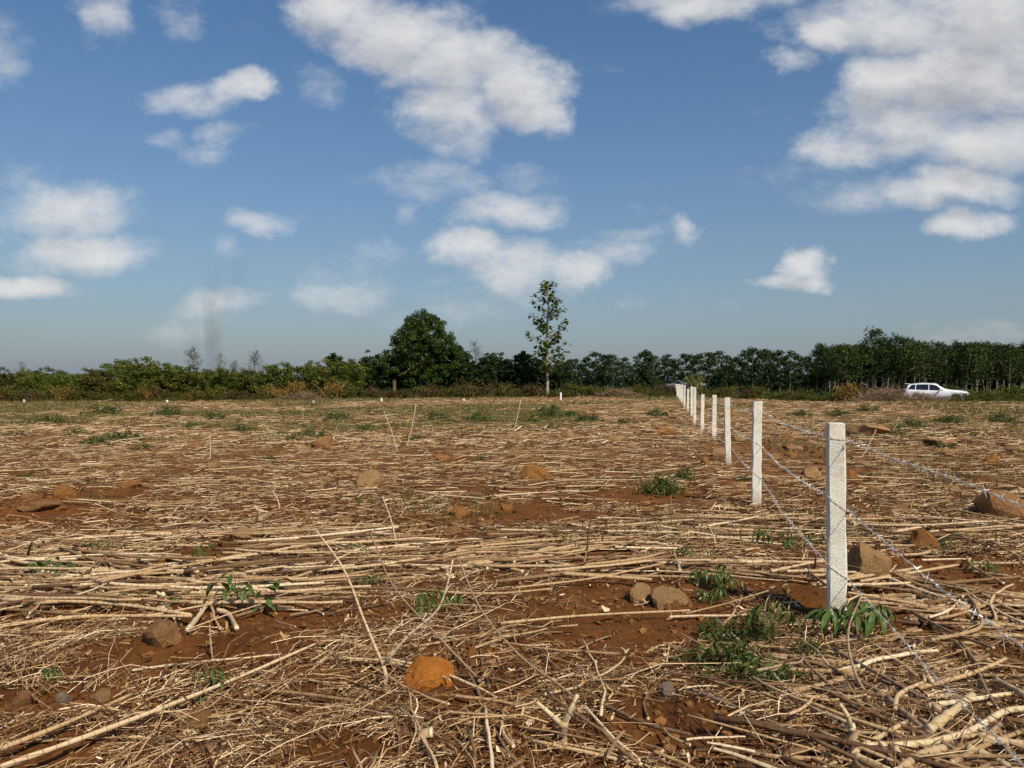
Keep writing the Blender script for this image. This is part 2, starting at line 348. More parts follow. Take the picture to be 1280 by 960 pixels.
stn = mth(tr, 'MULTIPLY', sstep(tr, mth(tr, 'ADD', wv, mth(tr, 'MULTIPLY', oi.outputs['Random'], .12)), .54, .74), .25)
colr = mixc(tr, stn, colr, (.42, .36, .26))
tr.links.new(mixc(tr, mth(tr, 'SUBTRACT', 1.0, pit), colr, (.27, .25, .21)), b.inputs['Base Color']); b.inputs['Roughness'].default_value = .9; b.inputs['Specular IOR Level'].default_value = .2
bump(tr, b, mth(tr, 'ADD', mth(tr, 'MULTIPLY', pit, .6), mth(tr, 'ADD', n2, n)), .7, .006)
M['wire'] = simple('galvanised_wire', (.64, .60, .54), .40, .35, .15, 30)
def rockmat(name, a, b_, c, s=6):
    m, tr, b, tc = mat(name)
    n = tnoise(tr, tc.outputs['Object'], s, 7, .65); n2 = tnoise(tr, tc.outputs['Object'], s * 7, 5, .7)
    f = mth(tr, 'ADD', mth(tr, 'MULTIPLY', n, .6), mth(tr, 'MULTIPLY', n2, .4))
    tr.links.new(ramp(tr, f, [(.32, a), (.5, b_), (.68, c)]), b.inputs['Base Color']); b.inputs['Roughness'].default_value = .93; b.inputs['Specular IOR Level'].default_value = .15
    bump(tr, b, mth(tr, 'ADD', f, mth(tr, 'MULTIPLY', tnoise(tr, tc.outputs['Object'], s * 2.2, 4, .6), 1.0)), .7, .05); return m
M['rock_orange'] = rockmat('rock_orange', (.17, .068, .018), (.29, .124, .033), (.41, .20, .064), 9)
M['rock_hero'] = rockmat('rock_hero', (.30, .095, .014), (.48, .165, .025), (.60, .25, .05), 12)
M['rock_brown'] = rockmat('rock_brown', (.15, .068, .025), (.26, .128, .048), (.38, .21, .09), 8)
M['rock_tan'] = rockmat('rock_tan', (.19, .098, .038), (.33, .185, .078), (.45, .29, .14), 8)
M['rock_grey'] = rockmat('rock_grey', (.15, .105, .065), (.25, .185, .125), (.34, .27, .19), 8)
M['white'] = simple('white_paint', (.72, .71, .67), .7, 0, .15, 12)
M['petal'] = simple('petal', (.78, .78, .66), .6, 0, .05, 5)
M['car'] = simple('car_paint', (.80, .80, .80), .22, 0, .02, 2, spec=.6)
M['glass'] = simple('car_glass', (.012, .015, .022), .06, 0, .1, 2, spec=.8)
M['black'] = simple('black_plastic', (.022, .022, .023), .55, 0, .2, 6)
M['tyre'] = simple('tyre', (.018, .018, .018), .85, 0, .2, 20)
M['rim'] = simple('rim', (.45, .45, .47), .3, .8, .1, 8)
M['lamp'] = simple('lamp_glass', (.42, .44, .46), .1, 0, .1, 12, spec=.8)
M['red'] = simple('tail_lamp', (.30, .015, .012), .2, 0, .1, 12)

# ------------------------------------------------------------------ ground: one sheet to the horizon
ys = np.concatenate([np.linspace(-30, 0, 24, endpoint=False), np.linspace(0, 1.6, 20, endpoint=False), 1.6 * (90 / 1.6) ** (np.linspace(0, 1, 440)), 90 * (2600 / 90) ** (np.linspace(0, 1, 34)[1:])])
us = np.linspace(-1, 1, 511); us = us * (.72 + .28 * us ** 2)
Wd = 4.5 + 1.05 * np.maximum(ys, 0) + 2.0 * np.maximum(-ys, 0)
X = us[None, :] * Wd[:, None]; Y = np.repeat(ys[:, None], len(us), 1)
Z = H(X.ravel(), Y.ravel()).reshape(X.shape)
idx = np.arange(X.size).reshape(X.shape)
q = np.stack([idx[:-1, :-1], idx[:-1, 1:], idx[1:, 1:], idx[1:, :-1]], -1).reshape(-1, 4)
tag(obj('ground', mesh('ground', np.stack([X, Y, Z], -1).reshape(-1, 3), [q], M['soil'], smooth=True)), 'red-brown cleared farm soil running back to the trees', 'ground', kind='structure')

# ------------------------------------------------------------------ trees
def leaf_cloud(g, cen, npl, spread, size, up=.35, ctint=None, shape=.55):
    n = len(cen) * npl
    c = np.repeat(np.asarray(cen, float), npl, 0)
    sp_ = np.asarray(spread, float) if np.ndim(spread) else np.array([spread] * 3)
    d = g.normal(size=(n, 3)); d /= np.linalg.norm(d, axis=1, keepdims=True) + 1e-9
    p = c + d * (g.random((n, 1)) ** .45) * sp_
    nrm = g.normal(size=(n, 3)) * .8 + d * .7 + np.array([0, 0, up]); nrm /= np.linalg.norm(nrm, axis=1, keepdims=True)
    a = np.cross(nrm, g.normal(size=(n, 3))); a /= np.linalg.norm(a, axis=1, keepdims=True) + 1e-9
    b_ = np.cross(nrm, a); L = size * g.uniform(.6, 1.35, (n, 1)); Wl = L * shape
    V = np.stack([p - a * L * .5, p - b_ * Wl * .5 + a * L * .08 + nrm * L * .08, p + a * L * .5, p + b_ * Wl * .5 + a * L * .08 + nrm * L * .08], 1).reshape(-1, 3)
    ct = g.random(len(cen)) if ctint is None else ctint
    tint = np.clip(np.repeat(ct, npl) * .5 + g.random(n) * .5, 0, 1)
    return V, [np.arange(n * 4).reshape(-1, 4)], tint, np.zeros(n * 4)
def limb(g, a, b_, r0, r1, k=6, wob=.06):
    s = np.linspace(0, 1, k)[:, None]; L = np.linalg.norm(np.subtract(b_, a))
    p = np.asarray(a, float) * (1 - s) + np.asarray(b_, float) * s
    w = g.normal(size=(k, 3)) * wob * L; w[0] = 0; w[-1] = 0; p = p + w
    r = (r0 + (r1 - r0) * s[:, 0])
    return tubes(p[None], r[None], 6, False, np.array([.5]))
def trunk_mesh(name, parts, m):
    V, F, T, Al = joinm(parts); return mesh(name, V, F, m, T, Al, True)
def crown_mesh(name, parts, m):
    V, F, T, Al = joinm(parts); return mesh(name, V, F, m, T)
def ellip_points(g, n, c, r, shell=.55):
    d = g.normal(size=(n, 3)); d /= np.linalg.norm(d, axis=1, keepdims=True)
    return np.asarray(c) + d * np.asarray(r) * (g.uniform(shell, 1, (n, 1)))

def bushy_tree(seed, h, w, m, leaf=.15, npl=52, ncl=120, low=.10):
    g = np.random.default_rng(seed); cen = []
    for k in range(5):
        ang = g.uniform(0, 6.28); rr = g.uniform(.05, .33) * w
        top = h * g.uniform(.72, 1.0) if k else h
        cz = top * .56; cen.append(ellip_points(g, ncl // 5, (math.cos(ang) * rr, math.sin(ang) * rr, cz), (w * .27, w * .27, top * .42), .5))
    cen.append(ellip_points(g, ncl // 4, (0, 0, h * .32), (w * .45, w * .45, h * .24), .5))
    cen = np.concatenate(cen); cen[:, 2] = np.maximum(cen[:, 2], low * h)
    cr = leaf_cloud(g, cen, npl, (.30, .30, .22), leaf)
    tr_ = []
    for k in range(4):
        e = cen[g.integers(len(cen))] * np.array([.6, .6, .9]); tr_.append(limb(g, (g.normal() * .12, g.normal() * .12, -.1), e, .07, .02))
    return trunk_mesh('trunk', tr_, M['bark']), crown_mesh('crown', [cr], m)
def slender_tree(seed, h, clear, cw, m, barkm, ncl=26, npl=34, leaf=.2, flat_=.55, tiers=True):
    g = np.random.default_rng(seed); cen = []; tr_ = []
    lean = g.normal(size=2) * .03 * h
    top = np.array([lean[0], lean[1], h * .95])
    tr_.append(limb(g, (0, 0, -.15), top, .065, .02, 8, .012))
    for k in range(ncl):
        f = clear + (1 - clear) * (k + .5) / ncl
        z = h * f; prof = math.sin(math.pi * min(1, max(.08, (f - clear) / (1 - clear) * .78 + .16)))
        ang = k * 2.4 + g.normal() * .4; rr = cw * .5 * prof * g.uniform(.45, 1.05)
        c = np.array([lean[0] * f + math.cos(ang) * rr, lean[1] * f + math.sin(ang) * rr, z + g.normal() * .12])
        cen.append(c)
        if k % 2 == 0: tr_.append(limb(g, (lean[0] * f, lean[1] * f, z - .35 * rr - .1), c, .02, .008, 4, .05))
    cen.append(top + [0, 0, .1])
    cen = np.array(cen); s = cw * .17
    cr = leaf_cloud(g, cen, npl, (s * 1.15, s * 1.15, s * flat_), leaf, .5)
    return trunk_mesh('trunk', tr_, barkm), crown_mesh('crown', [cr], m)
def wispy_tree(seed, h, w, leaves, m):
    g = np.random.default_rng(seed); tr_ = []; cen = []
    tr_.append(limb(g, (0, 0, -.1), (g.normal() * .1, g.normal() * .1, h), .10, .02, 8, .01))
    for k in range(46):
        f = g.uniform(.35, .98); ang = g.uniform(0, 6.28); L = w * .5 * (1.05 - f) * 1.6 * g.uniform(.5, 1.1) + .15
        a = np.array([0, 0, h * f]); e = a + np.array([math.cos(ang) * L, math.sin(ang) * L, L * g.uniform(.25, .9)])
        tr_.append(limb(g, a, e, .026, .010, 5, .05))
        for q_ in range(4):
            bq = a + (e - a) * g.uniform(.35, 1); e2 = bq + g.normal(size=3) * np.array([.35, .35, .3]) + [0, 0, .25]
            tr_.append(limb(g, bq, e2, .013, .006, 4, .06)); cen.append(e2)
    cr = leaf_cloud(g, np.array(cen), leaves, .22, .13)
    return trunk_mesh('trunk', tr_, M['smoke_bark']), crown_mesh('crown', [cr], m)
def scrub(seed, h, w, m, leaf=.14, ncl=26, npl=26, spikes=0):
    g = np.random.default_rng(seed)
    cen = ellip_points(g, ncl, (0, 0, h * .42), (w * .42, w * .42, h * .42), .3); cen[:, 2] = np.maximum(cen[:, 2], .05)
    parts = [leaf_cloud(g, cen, npl, (w * .15, w * .15, h * .17), leaf, .2, shape=.4)]
    if spikes:                                       # arching stems reaching out of the mass
        P = []; Rr = []
        for k in range(spikes):
            an = g.uniform(0, 6.28); L = h * g.uniform(.7, 1.2); o = np.array([g.normal() * w * .16, g.normal() * w * .16, 0]); s = np.linspace(0, 1, 5)
            P.append(np.stack([o[0] + np.cos(an) * w * .35 * s ** 1.6, o[1] + np.sin(an) * w * .35 * s ** 1.6, L * (s - .18 * s ** 3)], -1)); Rr.append(np.linspace(.012, .004, 5))
        v, F, T, Al = tubes(np.array(P), np.array(Rr), 3, False, g.uniform(.4, 1, spikes)); parts.append((v, F, T, Al))
    return crown_mesh('foliage', parts, m)
def plant_tree(var, name, label, cat, group, x, y, s=1.0, sink=0.0, wide=1.0):
    root = tag(obj(name, None), label, cat, group); root.empty_display_size = .3
    root.location = (x, y, Hs(x, y) - sink); root.rotation_euler = (0, 0, random.uniform(0, 6.28)); root.scale = (s * wide * random.uniform(.93, 1.07), s * wide * random.uniform(.93, 1.07), s)
    obj('trunk', var[0], root); obj('crown', var[1], root); return root
def topz(py, d): return CAMH + (CY - py) / FPX * d

V_bush = [bushy_tree(100 + k, 3.6, 4.2 + .3 * (k % 3), M['bush'] if k % 3 else M['bush2']) for k in range(6)]
V_dark = [bushy_tree(200 + k, 5.0, 4.4, M['dark'], .22, 44, 110) for k in range(4)]
V_rub = [slender_tree(300 + k, 5.2, .36, 2.7, M['rubber'], M['bark'], 17, 62, .23, .6) for k in range(6)]
V_pln = [slender_tree(400 + k, 6.6, .42, 3.1, M['plant'], M['pale_bark'], 40, 48, .21, .75) for k in range(6)]
V_wsp = [wispy_tree(500 + k, 7.5, 5.2, (5, 2, 7)[k], M['wisp']) for k in range(3)]

# left thicket: low bushy trees (px, top py, depth)
LEFT = [(-40,466),(8,464),(48,468),(92,468),(128,462),(170,447),(196,452),(222,462),(250,464),(285,462),(312,463),(345,461),(360,452),(395,456),(424,452)]
for k, (px, tp) in enumerate(LEFT):
    d = 60 + 9 * max(0, px) / 430 + random.uniform(0, 1.5); x = AX(px, d); hgt = topz(tp, d) - Hs(x, d)
    big = px in (170,)
    plant_tree(V_bush[(k * 5 + 1) % 6], 'bushy_tree', 'broad rounded green tree standing taller than the low thicket round it' if big else 'low bushy green tree in the thicket beyond the small white marker stones', 'tree',
               None if big else 'low bushy trees in the thicket', x, d, hgt * 1.18 / 3.6, wide=1.2)
for k in range(24):
    px = -90 + k * 23 + random.uniform(-8, 8); d = 65 + 8 * max(0, px) / 430 + random.uniform(0, 4); x = AX(px, d); hgt = topz(random.uniform(455, 465), d) - Hs(x, d)
    plant_tree(V_bush[k % 6], 'bushy_tree', 'low bushy green tree in the thicket beyond the small white marker stones', 'tree', 'low bushy trees in the thicket', x, d, hgt / 3.6)
for px, tp, k, lb in ((242, 435, 0, 'sparse small-leaved tree rising above the green thicket beside the smoke'), (275, 443, 1, 'bare grey upright tree behind the thicket, right beside the smoke column'),
                      (318, 440, 2, 'pale wispy tree with fine twigs behind the green thicket'), (28, 453, 1, 'little leafless round-topped tree behind the thicket'), (292, 452, 2, 'short pale wispy sapling between two taller wispy trees'), (594, 428, 1, 'leafless tree poking up between the dark trees')):
    d = 88; x = AX(px, d); plant_tree(V_wsp[k], 'sparse_tree', lb, 'tree', 'thin trees above the thicket', x, d, (topz(tp, d) - Hs(x, d)) / 7.6)
# dark dense trees around the big tree
for k, (px, tp) in enumerate([(428,440),(452,443),(470,446),(488,436),(560,430),(578,438),(604,444),(626,440),(642,438),(664,444),(540,432),(515,432),(612,446),(700,452),(436,452),(650,452)]):
    d = 75 + random.uniform(0, 4); x = AX(px, d)
    plant_tree(V_dark[k % 4], 'dense_tree', 'dark dense leafy tree in the belt around the tallest rounded tree', 'tree', 'dark dense trees in the belt', x, d, 1.12 * (topz(tp, d) - Hs(x, d)) / 5.0, wide=1.12)
for k in range(10):
    px = 440 + k * 27; d = 84 + random.uniform(0, 3); x = AX(px, d)
    plant_tree(V_dark[k % 4], 'dense_tree', 'dark dense leafy tree in the belt around the tallest rounded tree', 'tree', 'dark dense trees in the belt', x, d, (topz(random.uniform(442, 452), d) - Hs(x, d)) / 5.0)
# the tallest rounded tree
def big_tree():
    g = np.random.default_rng(77); d = 77; x = AX(528, d); z0 = Hs(x, d); px2m = d / FPX
    lobes = [(528,402,24,16),(516,414,22,18),(541,412,20,18),(528,425,40,22),(508,434,22,20),(556,430,22,18),(520,450,44,24),(560,452,28,22),(492,452,24,20),(535,470,46,18),(526,440,26,22),(540,456,26,22),(512,462,30,22)]
    cen = []
    for (px, py, a, b_) in lobes:
        c = ((px - 528) * px2m, g.normal() * .9, topz(py, d) - z0)
        cen.append(ellip_points(g, 60, c, (a * .84 * px2m, max(a, 26) * px2m, b_ * px2m), .55))
    cen = np.concatenate(cen); cr = leaf_cloud(g, cen, 60, (.40, .40, .30), .19)
    tr_ = [limb(g, (0, 0, -.2), (0, 0, 4.5), .30, .2, 6, .02)]
    for k in range(14):
        e = cen[g.integers(len(cen))]; tr_.append(limb(g, (0, 0, g.uniform(1.2, 4.2)), e, .11, .03))
    root = tag(obj('tall_rounded_tree', None), 'tallest broad dark green tree with a domed crown above the tree belt', 'tree'); root.location = (x, d, z0)
    obj('trunk', trunk_mesh('trunk', tr_, M['bark']), root); obj('crown', crown_mesh('crown', [cr], M['big']), root)
big_tree()
# the slim teak standing alone in front of the belt
def teak():
    g = np.random.default_rng(31); d = 72; x = AX(684.5, d); z0 = Hs(x, d); htop = topz(352, d) - z0
    tr_ = [limb(g, (0, 0, -.2), (-.05, 0, htop * .55), .15, .10, 8, .004), limb(g, (-.05, 0, htop * .55), (.12, 0, htop), .10, .02, 8, .006)]
    cen = []; zb = topz(466, d) - z0
    for k in range(62):
        f = (k + .5) / 62; z = zb + (htop - zb) * f
        w = 2.2 * (1 - max(0, f - .45) / .55 * .62) * (.55 + .45 * min(1, f / .3))
        ang = k * 2.399 + g.normal() * .3; rr = w * g.uniform(.35, 1.05)
        e = np.array([math.cos(ang) * rr, math.sin(ang) * rr, z + .12 * rr]); a = np.array([0, 0, z - .35 * rr - .1])
        tr_.append(limb(g, a, e, .028, .010, 5, .03)); cen.append(e)
        if rr > .8: cen.append(a + (e - a) * .55 + g.normal(size=3) * .1)
    cen.append(np.array([.12, 0, htop])); cen.append(np.array([.1, .1, htop - .3])); cen = np.array(cen)
    # big drooping leaves, nine to a tuft
    n = len(cen) * 11; c = np.repeat(cen, 11, 0); an = g.uniform(0, 6.28, n); out = np.stack([np.cos(an), np.sin(an), np.zeros(n)], 1)
    p = c + out * g.uniform(.02, .16, (n, 1)) + np.array([0, 0, 1]) * g.normal(size=(n, 1)) * .12
    L = g.uniform(.34, .56, (n, 1)); dr = g.uniform(-.9, .1, (n, 1)); side = np.cross(out, [0, 0, 1.0]) ; dirv = out + np.array([0, 0, 1]) * dr; dirv /= np.linalg.norm(dirv, axis=1, keepdims=True)
    V = np.stack([p, p + dirv * L * .45 - side * L * .36 - [0, 0, .02], p + dirv * L, p + dirv * L * .45 + side * L * .36 - [0, 0, .02]], 1).reshape(-1, 3)
    cr = (V, [np.arange(n * 4).reshape(-1, 4)], np.clip(np.repeat(g.random(len(cen)), 11) * .5 + g.random(n) * .5, 0, 1), np.zeros(n * 4))
    root = tag(obj('slim_tree', None), 'tall slim tree with big sparse leaves and a pale straight trunk standing alone', 'tree'); root.location = (x, d, z0)
    obj('trunk', trunk_mesh('trunk', tr_, M['pale_bark']), root); obj('crown', crown_mesh('crown', [cr], M['teak']), root)
teak()
# spindly trees with gaps
RUB = [(708,455),(722,452),(733,449),(745,444),(757,446),(768,446),(780,450),(792,458),(802,444),(806,442),(818,447),(830,446),(842,452),(852,446),(862,446),(873,446),(885,443),(897,442),(908,448),(918,450),(932,441),(940,439),(953,443),(964,440),(975,442),(986,443),(998,447),(1010,450),(1022,441),(1034,436)]
for k, (px, tp) in enumerate(RUB):
    d = 77 - 6 * max(0, px - 860) / 200 + random.uniform(0, 3); x = AX(px, d)
    plant_tree(V_rub[k % 6], 'spindly_tree', 'spindly dark tree with tufted crown in the row behind the fence end', 'tree', 'spindly trees in the row', x, d, 1.06 * (topz(tp, d) - Hs(x, d)) / 5.3, wide=1.1)
for k in range(24):
    px = 700 + k * 14.5; d = 83 + random.uniform(0, 5); x = AX(px, d)
    if 838 < px < 905 and k % 2: continue
    plant_tree(V_rub[(k + 3) % 6], 'spindly_tree', 'spindly dark tree with tufted crown in the row behind the fence end', 'tree', 'spindly trees in the row', x, d, (topz(random.uniform(448, 460), d) - Hs(x, d)) / 5.3)
for k in range(34):
    px = 690 + k * 19; d = 90 + random.uniform(0, 4); x = AX(px, d)
    if 826 < px < 892: continue
    plant_tree(V_dark[k % 4], 'dense_tree', 'dark low dense tree filling the gaps behind the spindly and plantation trunks', 'tree', 'dark low trees behind the trunks', x, d, (topz(random.uniform(456, 464) if px < 1030 else random.uniform(444, 452), d) - Hs(x, d)) / 5.0, wide=1.25)
# plantation behind the car
PLN = [(1046,434),(1060,432),(1076,430),(1090,411),(1104,424),(1116,420),(1130,424),(1143,426),(1156,428),(1170,427),(1183,433),(1196,428),(1208,430),(1221,428),(1235,428),(1248,430),(1262,432),(1276,430),(1290,428),(1308,430)]
for k, (px, tp) in enumerate(PLN):
    d = 70 + random.uniform(0, 1.5); x = AX(px, d); tall = px == 1090
    plant_tree(V_pln[k % 6], 'plantation_tree', 'plantation tree with loose top branches standing above its neighbours' if tall else 'straight pale-trunked plantation tree in the dense stand behind the white car', 'tree', None if tall else 'plantation trees behind the car', x, d, (topz(tp, d) - Hs(x, d)) / 6.7)
for row in range(3):
    for k in range(20):
        px = 1030 + k * 16 + row * 7; d = 74.5 + row * 4.5 + random.uniform(0, 1.5); x = AX(px, d)
        plant_tree(V_pln[(k + row) % 6], 'plantation_tree', 'straight pale-trunked plantation tree in the dense stand behind the white car', 'tree', 'plantation trees behind the car', x, d, (topz(random.uniform(430, 440), d) - Hs(x, d)) / 6.7)

# scrub along the edge of the field
V_scr = {'bush': [scrub(600 + k, 1.0, 1.6, M['bush2'], .12, 26, 26, 8) for k in range(4)], 'brown': [scrub(620 + k, 1.0, 1.7, M['brown'], .11, 26, 24, 14) for k in range(3)],
         'dry': [scrub(640 + k, 1.0, 1.5, M['dry'], .12, 30, 26, 26) for k in range(3)], 'weed': [scrub(660 + k, 1.0, 1.6, M['bush'], .12, 26, 26, 10) for k in range(3)], 'lime': [scrub(690, 1.0, 1.4, M['lime'], .12, 26, 22, 20)], 'pale': [scrub(680, 1.0, .5, M['pale_grass'], .1, 5, 8, 60)]}
def edge_d(px):
    return float(np.interp(px, [-100, 0, 430, 640, 860, 1000, 1100, 1400], [58, 58, 66, 71, 73, 63, 57.5, 57]))
def bushes(kind, px, hp, wp, label, group=None, dd=0.0):
    d = edge_d(px) + dd; x = AX(px, d); v = random.choice(V_scr[kind]); hm, wm = hp * d / FPX, wp * d / FPX
    o = tag(obj('scrub_bush' if kind != 'pale' else 'dry_grass_clump', v, None, (x, d, Hs(x, d) - .03), (0, 0, random.uniform(0, 6.28)), (wm / 1.6, wm / 1.6, hm)), label, 'bush' if kind != 'pale' else 'grass', group)
bushes('dry', 418, 28, 46, 'round golden-brown dry bush at the foot of the dark trees')
bushes('dry', 1062, 30, 54, 'ragged golden and green bush between the brush and the spindly trees')
bushes('brown', 586, 28, 54, 'wide rust-brown dry bush at the foot of the tall domed tree')
bushes('brown', 542, 22, 34, 'small rust-brown dry bush beside a wider one of the same colour')
bushes('pale', 493, 26, 12, 'upright tuft of pale straw grass before the dark trees')
bushes('lime', 869, 38, 36, 'light yellow-green shrub just behind the last fence posts')
bushes('weed', 1193, 13, 22, 'green weed bush right in front of the white car bonnet', None, 2.5); bushes('bush', 1181, 11, 18, 'small weed bush in front of the white car front wheel', None, 2.2)
bushes('dry', 245, 14, 40, 'low yellowed bush in front of the green thicket')
bushes('brown', 940, 20, 34, 'dark reddish-brown bush in front of the spindly trees', None)
for px in range(-30, 440, 21): bushes(random.choice(['bush', 'bush', 'weed', 'bush', 'dry', 'brown']), px + random.uniform(-6, 6), random.uniform(14, 27), random.uniform(28, 44), 'low scrub bush along the field edge before the thicket', 'low scrub before the thicket', random.uniform(-.5, 1))
for px in range(440, 850, 17): bushes(random.choice(['bush', 'brown', 'brown', 'bush']), px + random.uniform(-6, 6), random.uniform(13, 25), random.uniform(28, 46), 'low brownish scrub bush along the field edge before the dark trees', 'low scrub before the dark trees', random.uniform(-.3, 1.5))
for px in range(860, 1060, 15): bushes(random.choice(['bush', 'weed', 'brown']), px + random.uniform(-6, 6), random.uniform(13, 24), random.uniform(28, 44), 'tangled scrub bush between the fence end and the golden bush', 'tangled scrub by the fence end', random.uniform(0, 3))
for px in range(1212, 1330, 13): bushes(random.choice(['bush', 'weed', 'weed']), px + random.uniform(-4, 4), random.uniform(14, 20), random.uniform(24, 34), 'bright green tall weed bush in front of the white car nose', 'green weeds past the car nose', random.uniform(-1, 3))
for px in range(1075, 1290, 18): bushes(random.choice(['bush', 'weed', 'brown']), px, random.uniform(16, 26), random.uniform(26, 40), 'shaded shrub under the plantation trees behind the car', 'shrubs under the plantation', 10 + random.uniform(0, 2))

def undergrowth():
    g = np.random.default_rng(66); n = 3400; px = g.uniform(-110, 1400, n); d = np.interp(px, [-100, 0, 430, 640, 860, 1000, 1100, 1400], [59, 60, 68, 73, 76, 67, 66.5, 66]) + g.random(n) ** 1.3 * 14 + 1.0
    x = (px - CX) / FPX * d; hgt = .35 + 1.15 * fbm(x * .25, d * .25, 19, 3); c = np.stack([x, d, H(x, d) + hgt * g.random(n) ** .7 * .9], -1)
    V, F, T, Al = leaf_cloud(g, c, 16, (.42, .42, .25), .19, .3); tag(obj('undergrowth', mesh('undergrowth', V, F, M['dark'], T)), 'dark leafy undergrowth beneath the trees behind the field edge', 'undergrowth', kind='stuff')
undergrowth()

# ------------------------------------------------------------------ white car at the far edge
def build_car():
    d = 62.0; x0 = AX(1170.5, d)
    root = tag(obj('parked_car', None), 'white sport utility car parked behind the brush at the field edge', 'car')
    root.location = (x0, d, Hs(x0, d) - .02); root.rotation_euler = (0, 0, R(-36))
    L = 4.6; xs = np.linspace(-2.3, 2.3, 93)
    top = np.interp(xs, [-2.3, -2.24, -2.14, -1.98, -1.6, -1.0, -.3, .0, .15, .80, 1.0, 1.7, 2.1, 2.24, 2.3], [.90, 1.05, 1.22, 1.50, 1.61, 1.66, 1.645, 1.59, 1.53, 1.16, 1.12, 1.06, .98, .86, .72])
    belt = np.interp(xs, [-2.3, -2.2, -1.9, -1.2, 0, 1.2, 1.45, 2.0, 2.2, 2.3], [.88, 1.0, 1.13, 1.08, 1.04, 1.02, .99, .93, .84, .70])
    belt = np.minimum(belt, top - .02); bot = np.full_like(xs, .27)
    for wx in (-1.38, 1.42):
        r = .40; arch = np.where(np.abs(xs - wx) < r, .33 + np.sqrt(np.maximum(0, r * r - (xs - wx) ** 2)), 0); bot = np.maximum(bot, arch)
    bot = np.minimum(bot, belt - .08)
    pw = 1 - .20 * ss(1.5, 2.3, xs) ** 2 - .12 * ss(1.7, 2.3, -xs) ** 2
    wm = .915 * pw; wr = np.interp(top - belt, [.03, .12, .5], [.78, .72, .60]) * pw
    rings = []
    for i in range(len(xs)):
        zm = bot[i] + (belt[i] - bot[i]) * .5; h = [(wm[i] * .96, bot[i]), (wm[i], zm), (wm[i] * .985, belt[i] - .02), (wm[i] * .95, belt[i] + .01), (wr[i] + .03, top[i] - .05 * min(1, (top[i] - belt[i]) / .4)), (wr[i] * .8, top[i]), (wr[i] * .3, top[i] + .012)]
        rings.append([(xs[i], -a, z) for a, z in h] + [(xs[i], a, z) for a, z in h[::-1]])
    V = np.array(rings).reshape(-1, 3); n = 14; idx = np.arange(len(V)).reshape(len(xs), n)
    q = np.stack([idx[:-1], np.roll(idx[:-1], -1, 1), np.roll(idx[1:], -1, 1), idx[1:]], -1).reshape(-1, 4)
    body = obj('body', mesh('body', V, [q, idx[[0], ::-1], idx[[-1]]], M['car'], smooth=True), root)
    def side_pt(xq, f, s, off=.012):
        be, tp = np.interp(xq, xs, belt) + .01, np.interp(xq, xs, top); a, b_ = np.interp(xq, xs, wm) * .95, np.interp(xq, xs, wr) + .03
        return (xq, s * (a + (b_ - a) * f + off), be + (tp - .05 - be) * f + .004)
    for s in (-1, 1):
        for (a0, a1, b0, b1) in ((-1.94, -1.42, -1.72, -1.40), (-1.36, -.46, -1.34, -.46), (-.40, .60, -.40, .08)):
            bm = bmesh.new(); lo = [bm.verts.new(side_pt(a0 + (a1 - a0) * k / 6, .06, s)) for k in range(7)]; hi = [bm.verts.new(side_pt(b0 + (b1 - b0) * k / 6, .90, s)) for k in range(7)]
            for k in range(6): bm.faces.new((lo[k], lo[k + 1], hi[k + 1], hi[k]))
            obj('side_window', bmm('side_window', bm, M['glass']), root)
        bm = bmesh.new(); vs = [bm.verts.new((a, s * (b_ + .012), z)) for a, b_, z in ((-2.3, .70, .82), (2.14, .79, .72), (1.86, .86, .84), (1.90, .86, .92), (2.18, .74, .86))][1:]; bm.faces.new(vs); obj('headlight', bmm('headlight', bm, M['lamp']), root)
        bm = bmesh.new(); bmesh.ops.create_cube(bm, size=1, matrix=Matrix.Translation((-2.17, s * .74, 1.0)) @ Matrix.Diagonal((.12, .22, .12, 1))); obj('tail_light', bmm('tail_light', bm, M['red']), root)
        bm = bmesh.new(); bmesh.ops.create_uvsphere(bm, u_segments=10, v_segments=8, radius=.1, matrix=Matrix.Translation((.40, s * 1.02, 1.13)) @ Matrix.Diagonal((.8, 1.1, .8, 1))); obj('side_mirror', bmm('side_mirror', bm, M['car'], True), root)
        v, F, T, Al = tubes(np.array([[(-1.6, s * .58, 1.63), (-.9, s * .61, 1.69), (-.15, s * .60, 1.64)]]), np.full((1, 3), .022), 6, True); obj('roof_rail', mesh('roof_rail', v, F, M['rim'], T, Al), root)
        bm = bmesh.new(); bmesh.ops.create_cube(bm, size=1, matrix=Matrix.Translation((.02, s * .90, .31)) @ Matrix.Diagonal((1.9, .05, .13, 1))); obj('sill_cladding', bmm('sill_cladding', bm, M['black']), root)
        for wx in (-1.38, 1.42):
            w = obj('wheel', None, root, (wx, s * .80, .35)); w.empty_display_size = .1
            an = np.linspace(0, 2 * math.pi, 29)
            bm = bmesh.new(); prof = [(.235, -.1), (.33, -.105), (.35, -.07), (.35, .07), (.33, .105), (.235, .1)]
            vv = [[bm.verts.new((r * math.cos(a), y, r * math.sin(a))) for r, y in prof] for a in an[:-1]]
            for i in range(28):
                for j in range(6): bm.faces.new((vv[i][j], vv[i][(j + 1) % 6], vv[(i + 1) % 28][(j + 1) % 6], vv[(i + 1) % 28][j]))
            obj('tyre', bmm('tyre', bm, M['tyre'], True), w)
            bm = bmesh.new()
            for k in range(5): bmesh.ops.create_cube(bm, size=1, matrix=Matrix.Rotation(k * 1.2566, 4, 'Y') @ Matrix.Translation((.12, s * .07, 0)) @ Matrix.Diagonal((.24, .03, .07, 1)))
            bmesh.ops.create_cone(bm, cap_ends=True, segments=20, radius1=.235, radius2=.235, depth=.03, matrix=Matrix.Translation((0, s * .03, 0)) @ Matrix.Rotation(R(90), 4, 'X'))
            obj('rim', bmm('rim', bm, M['rim']), w)
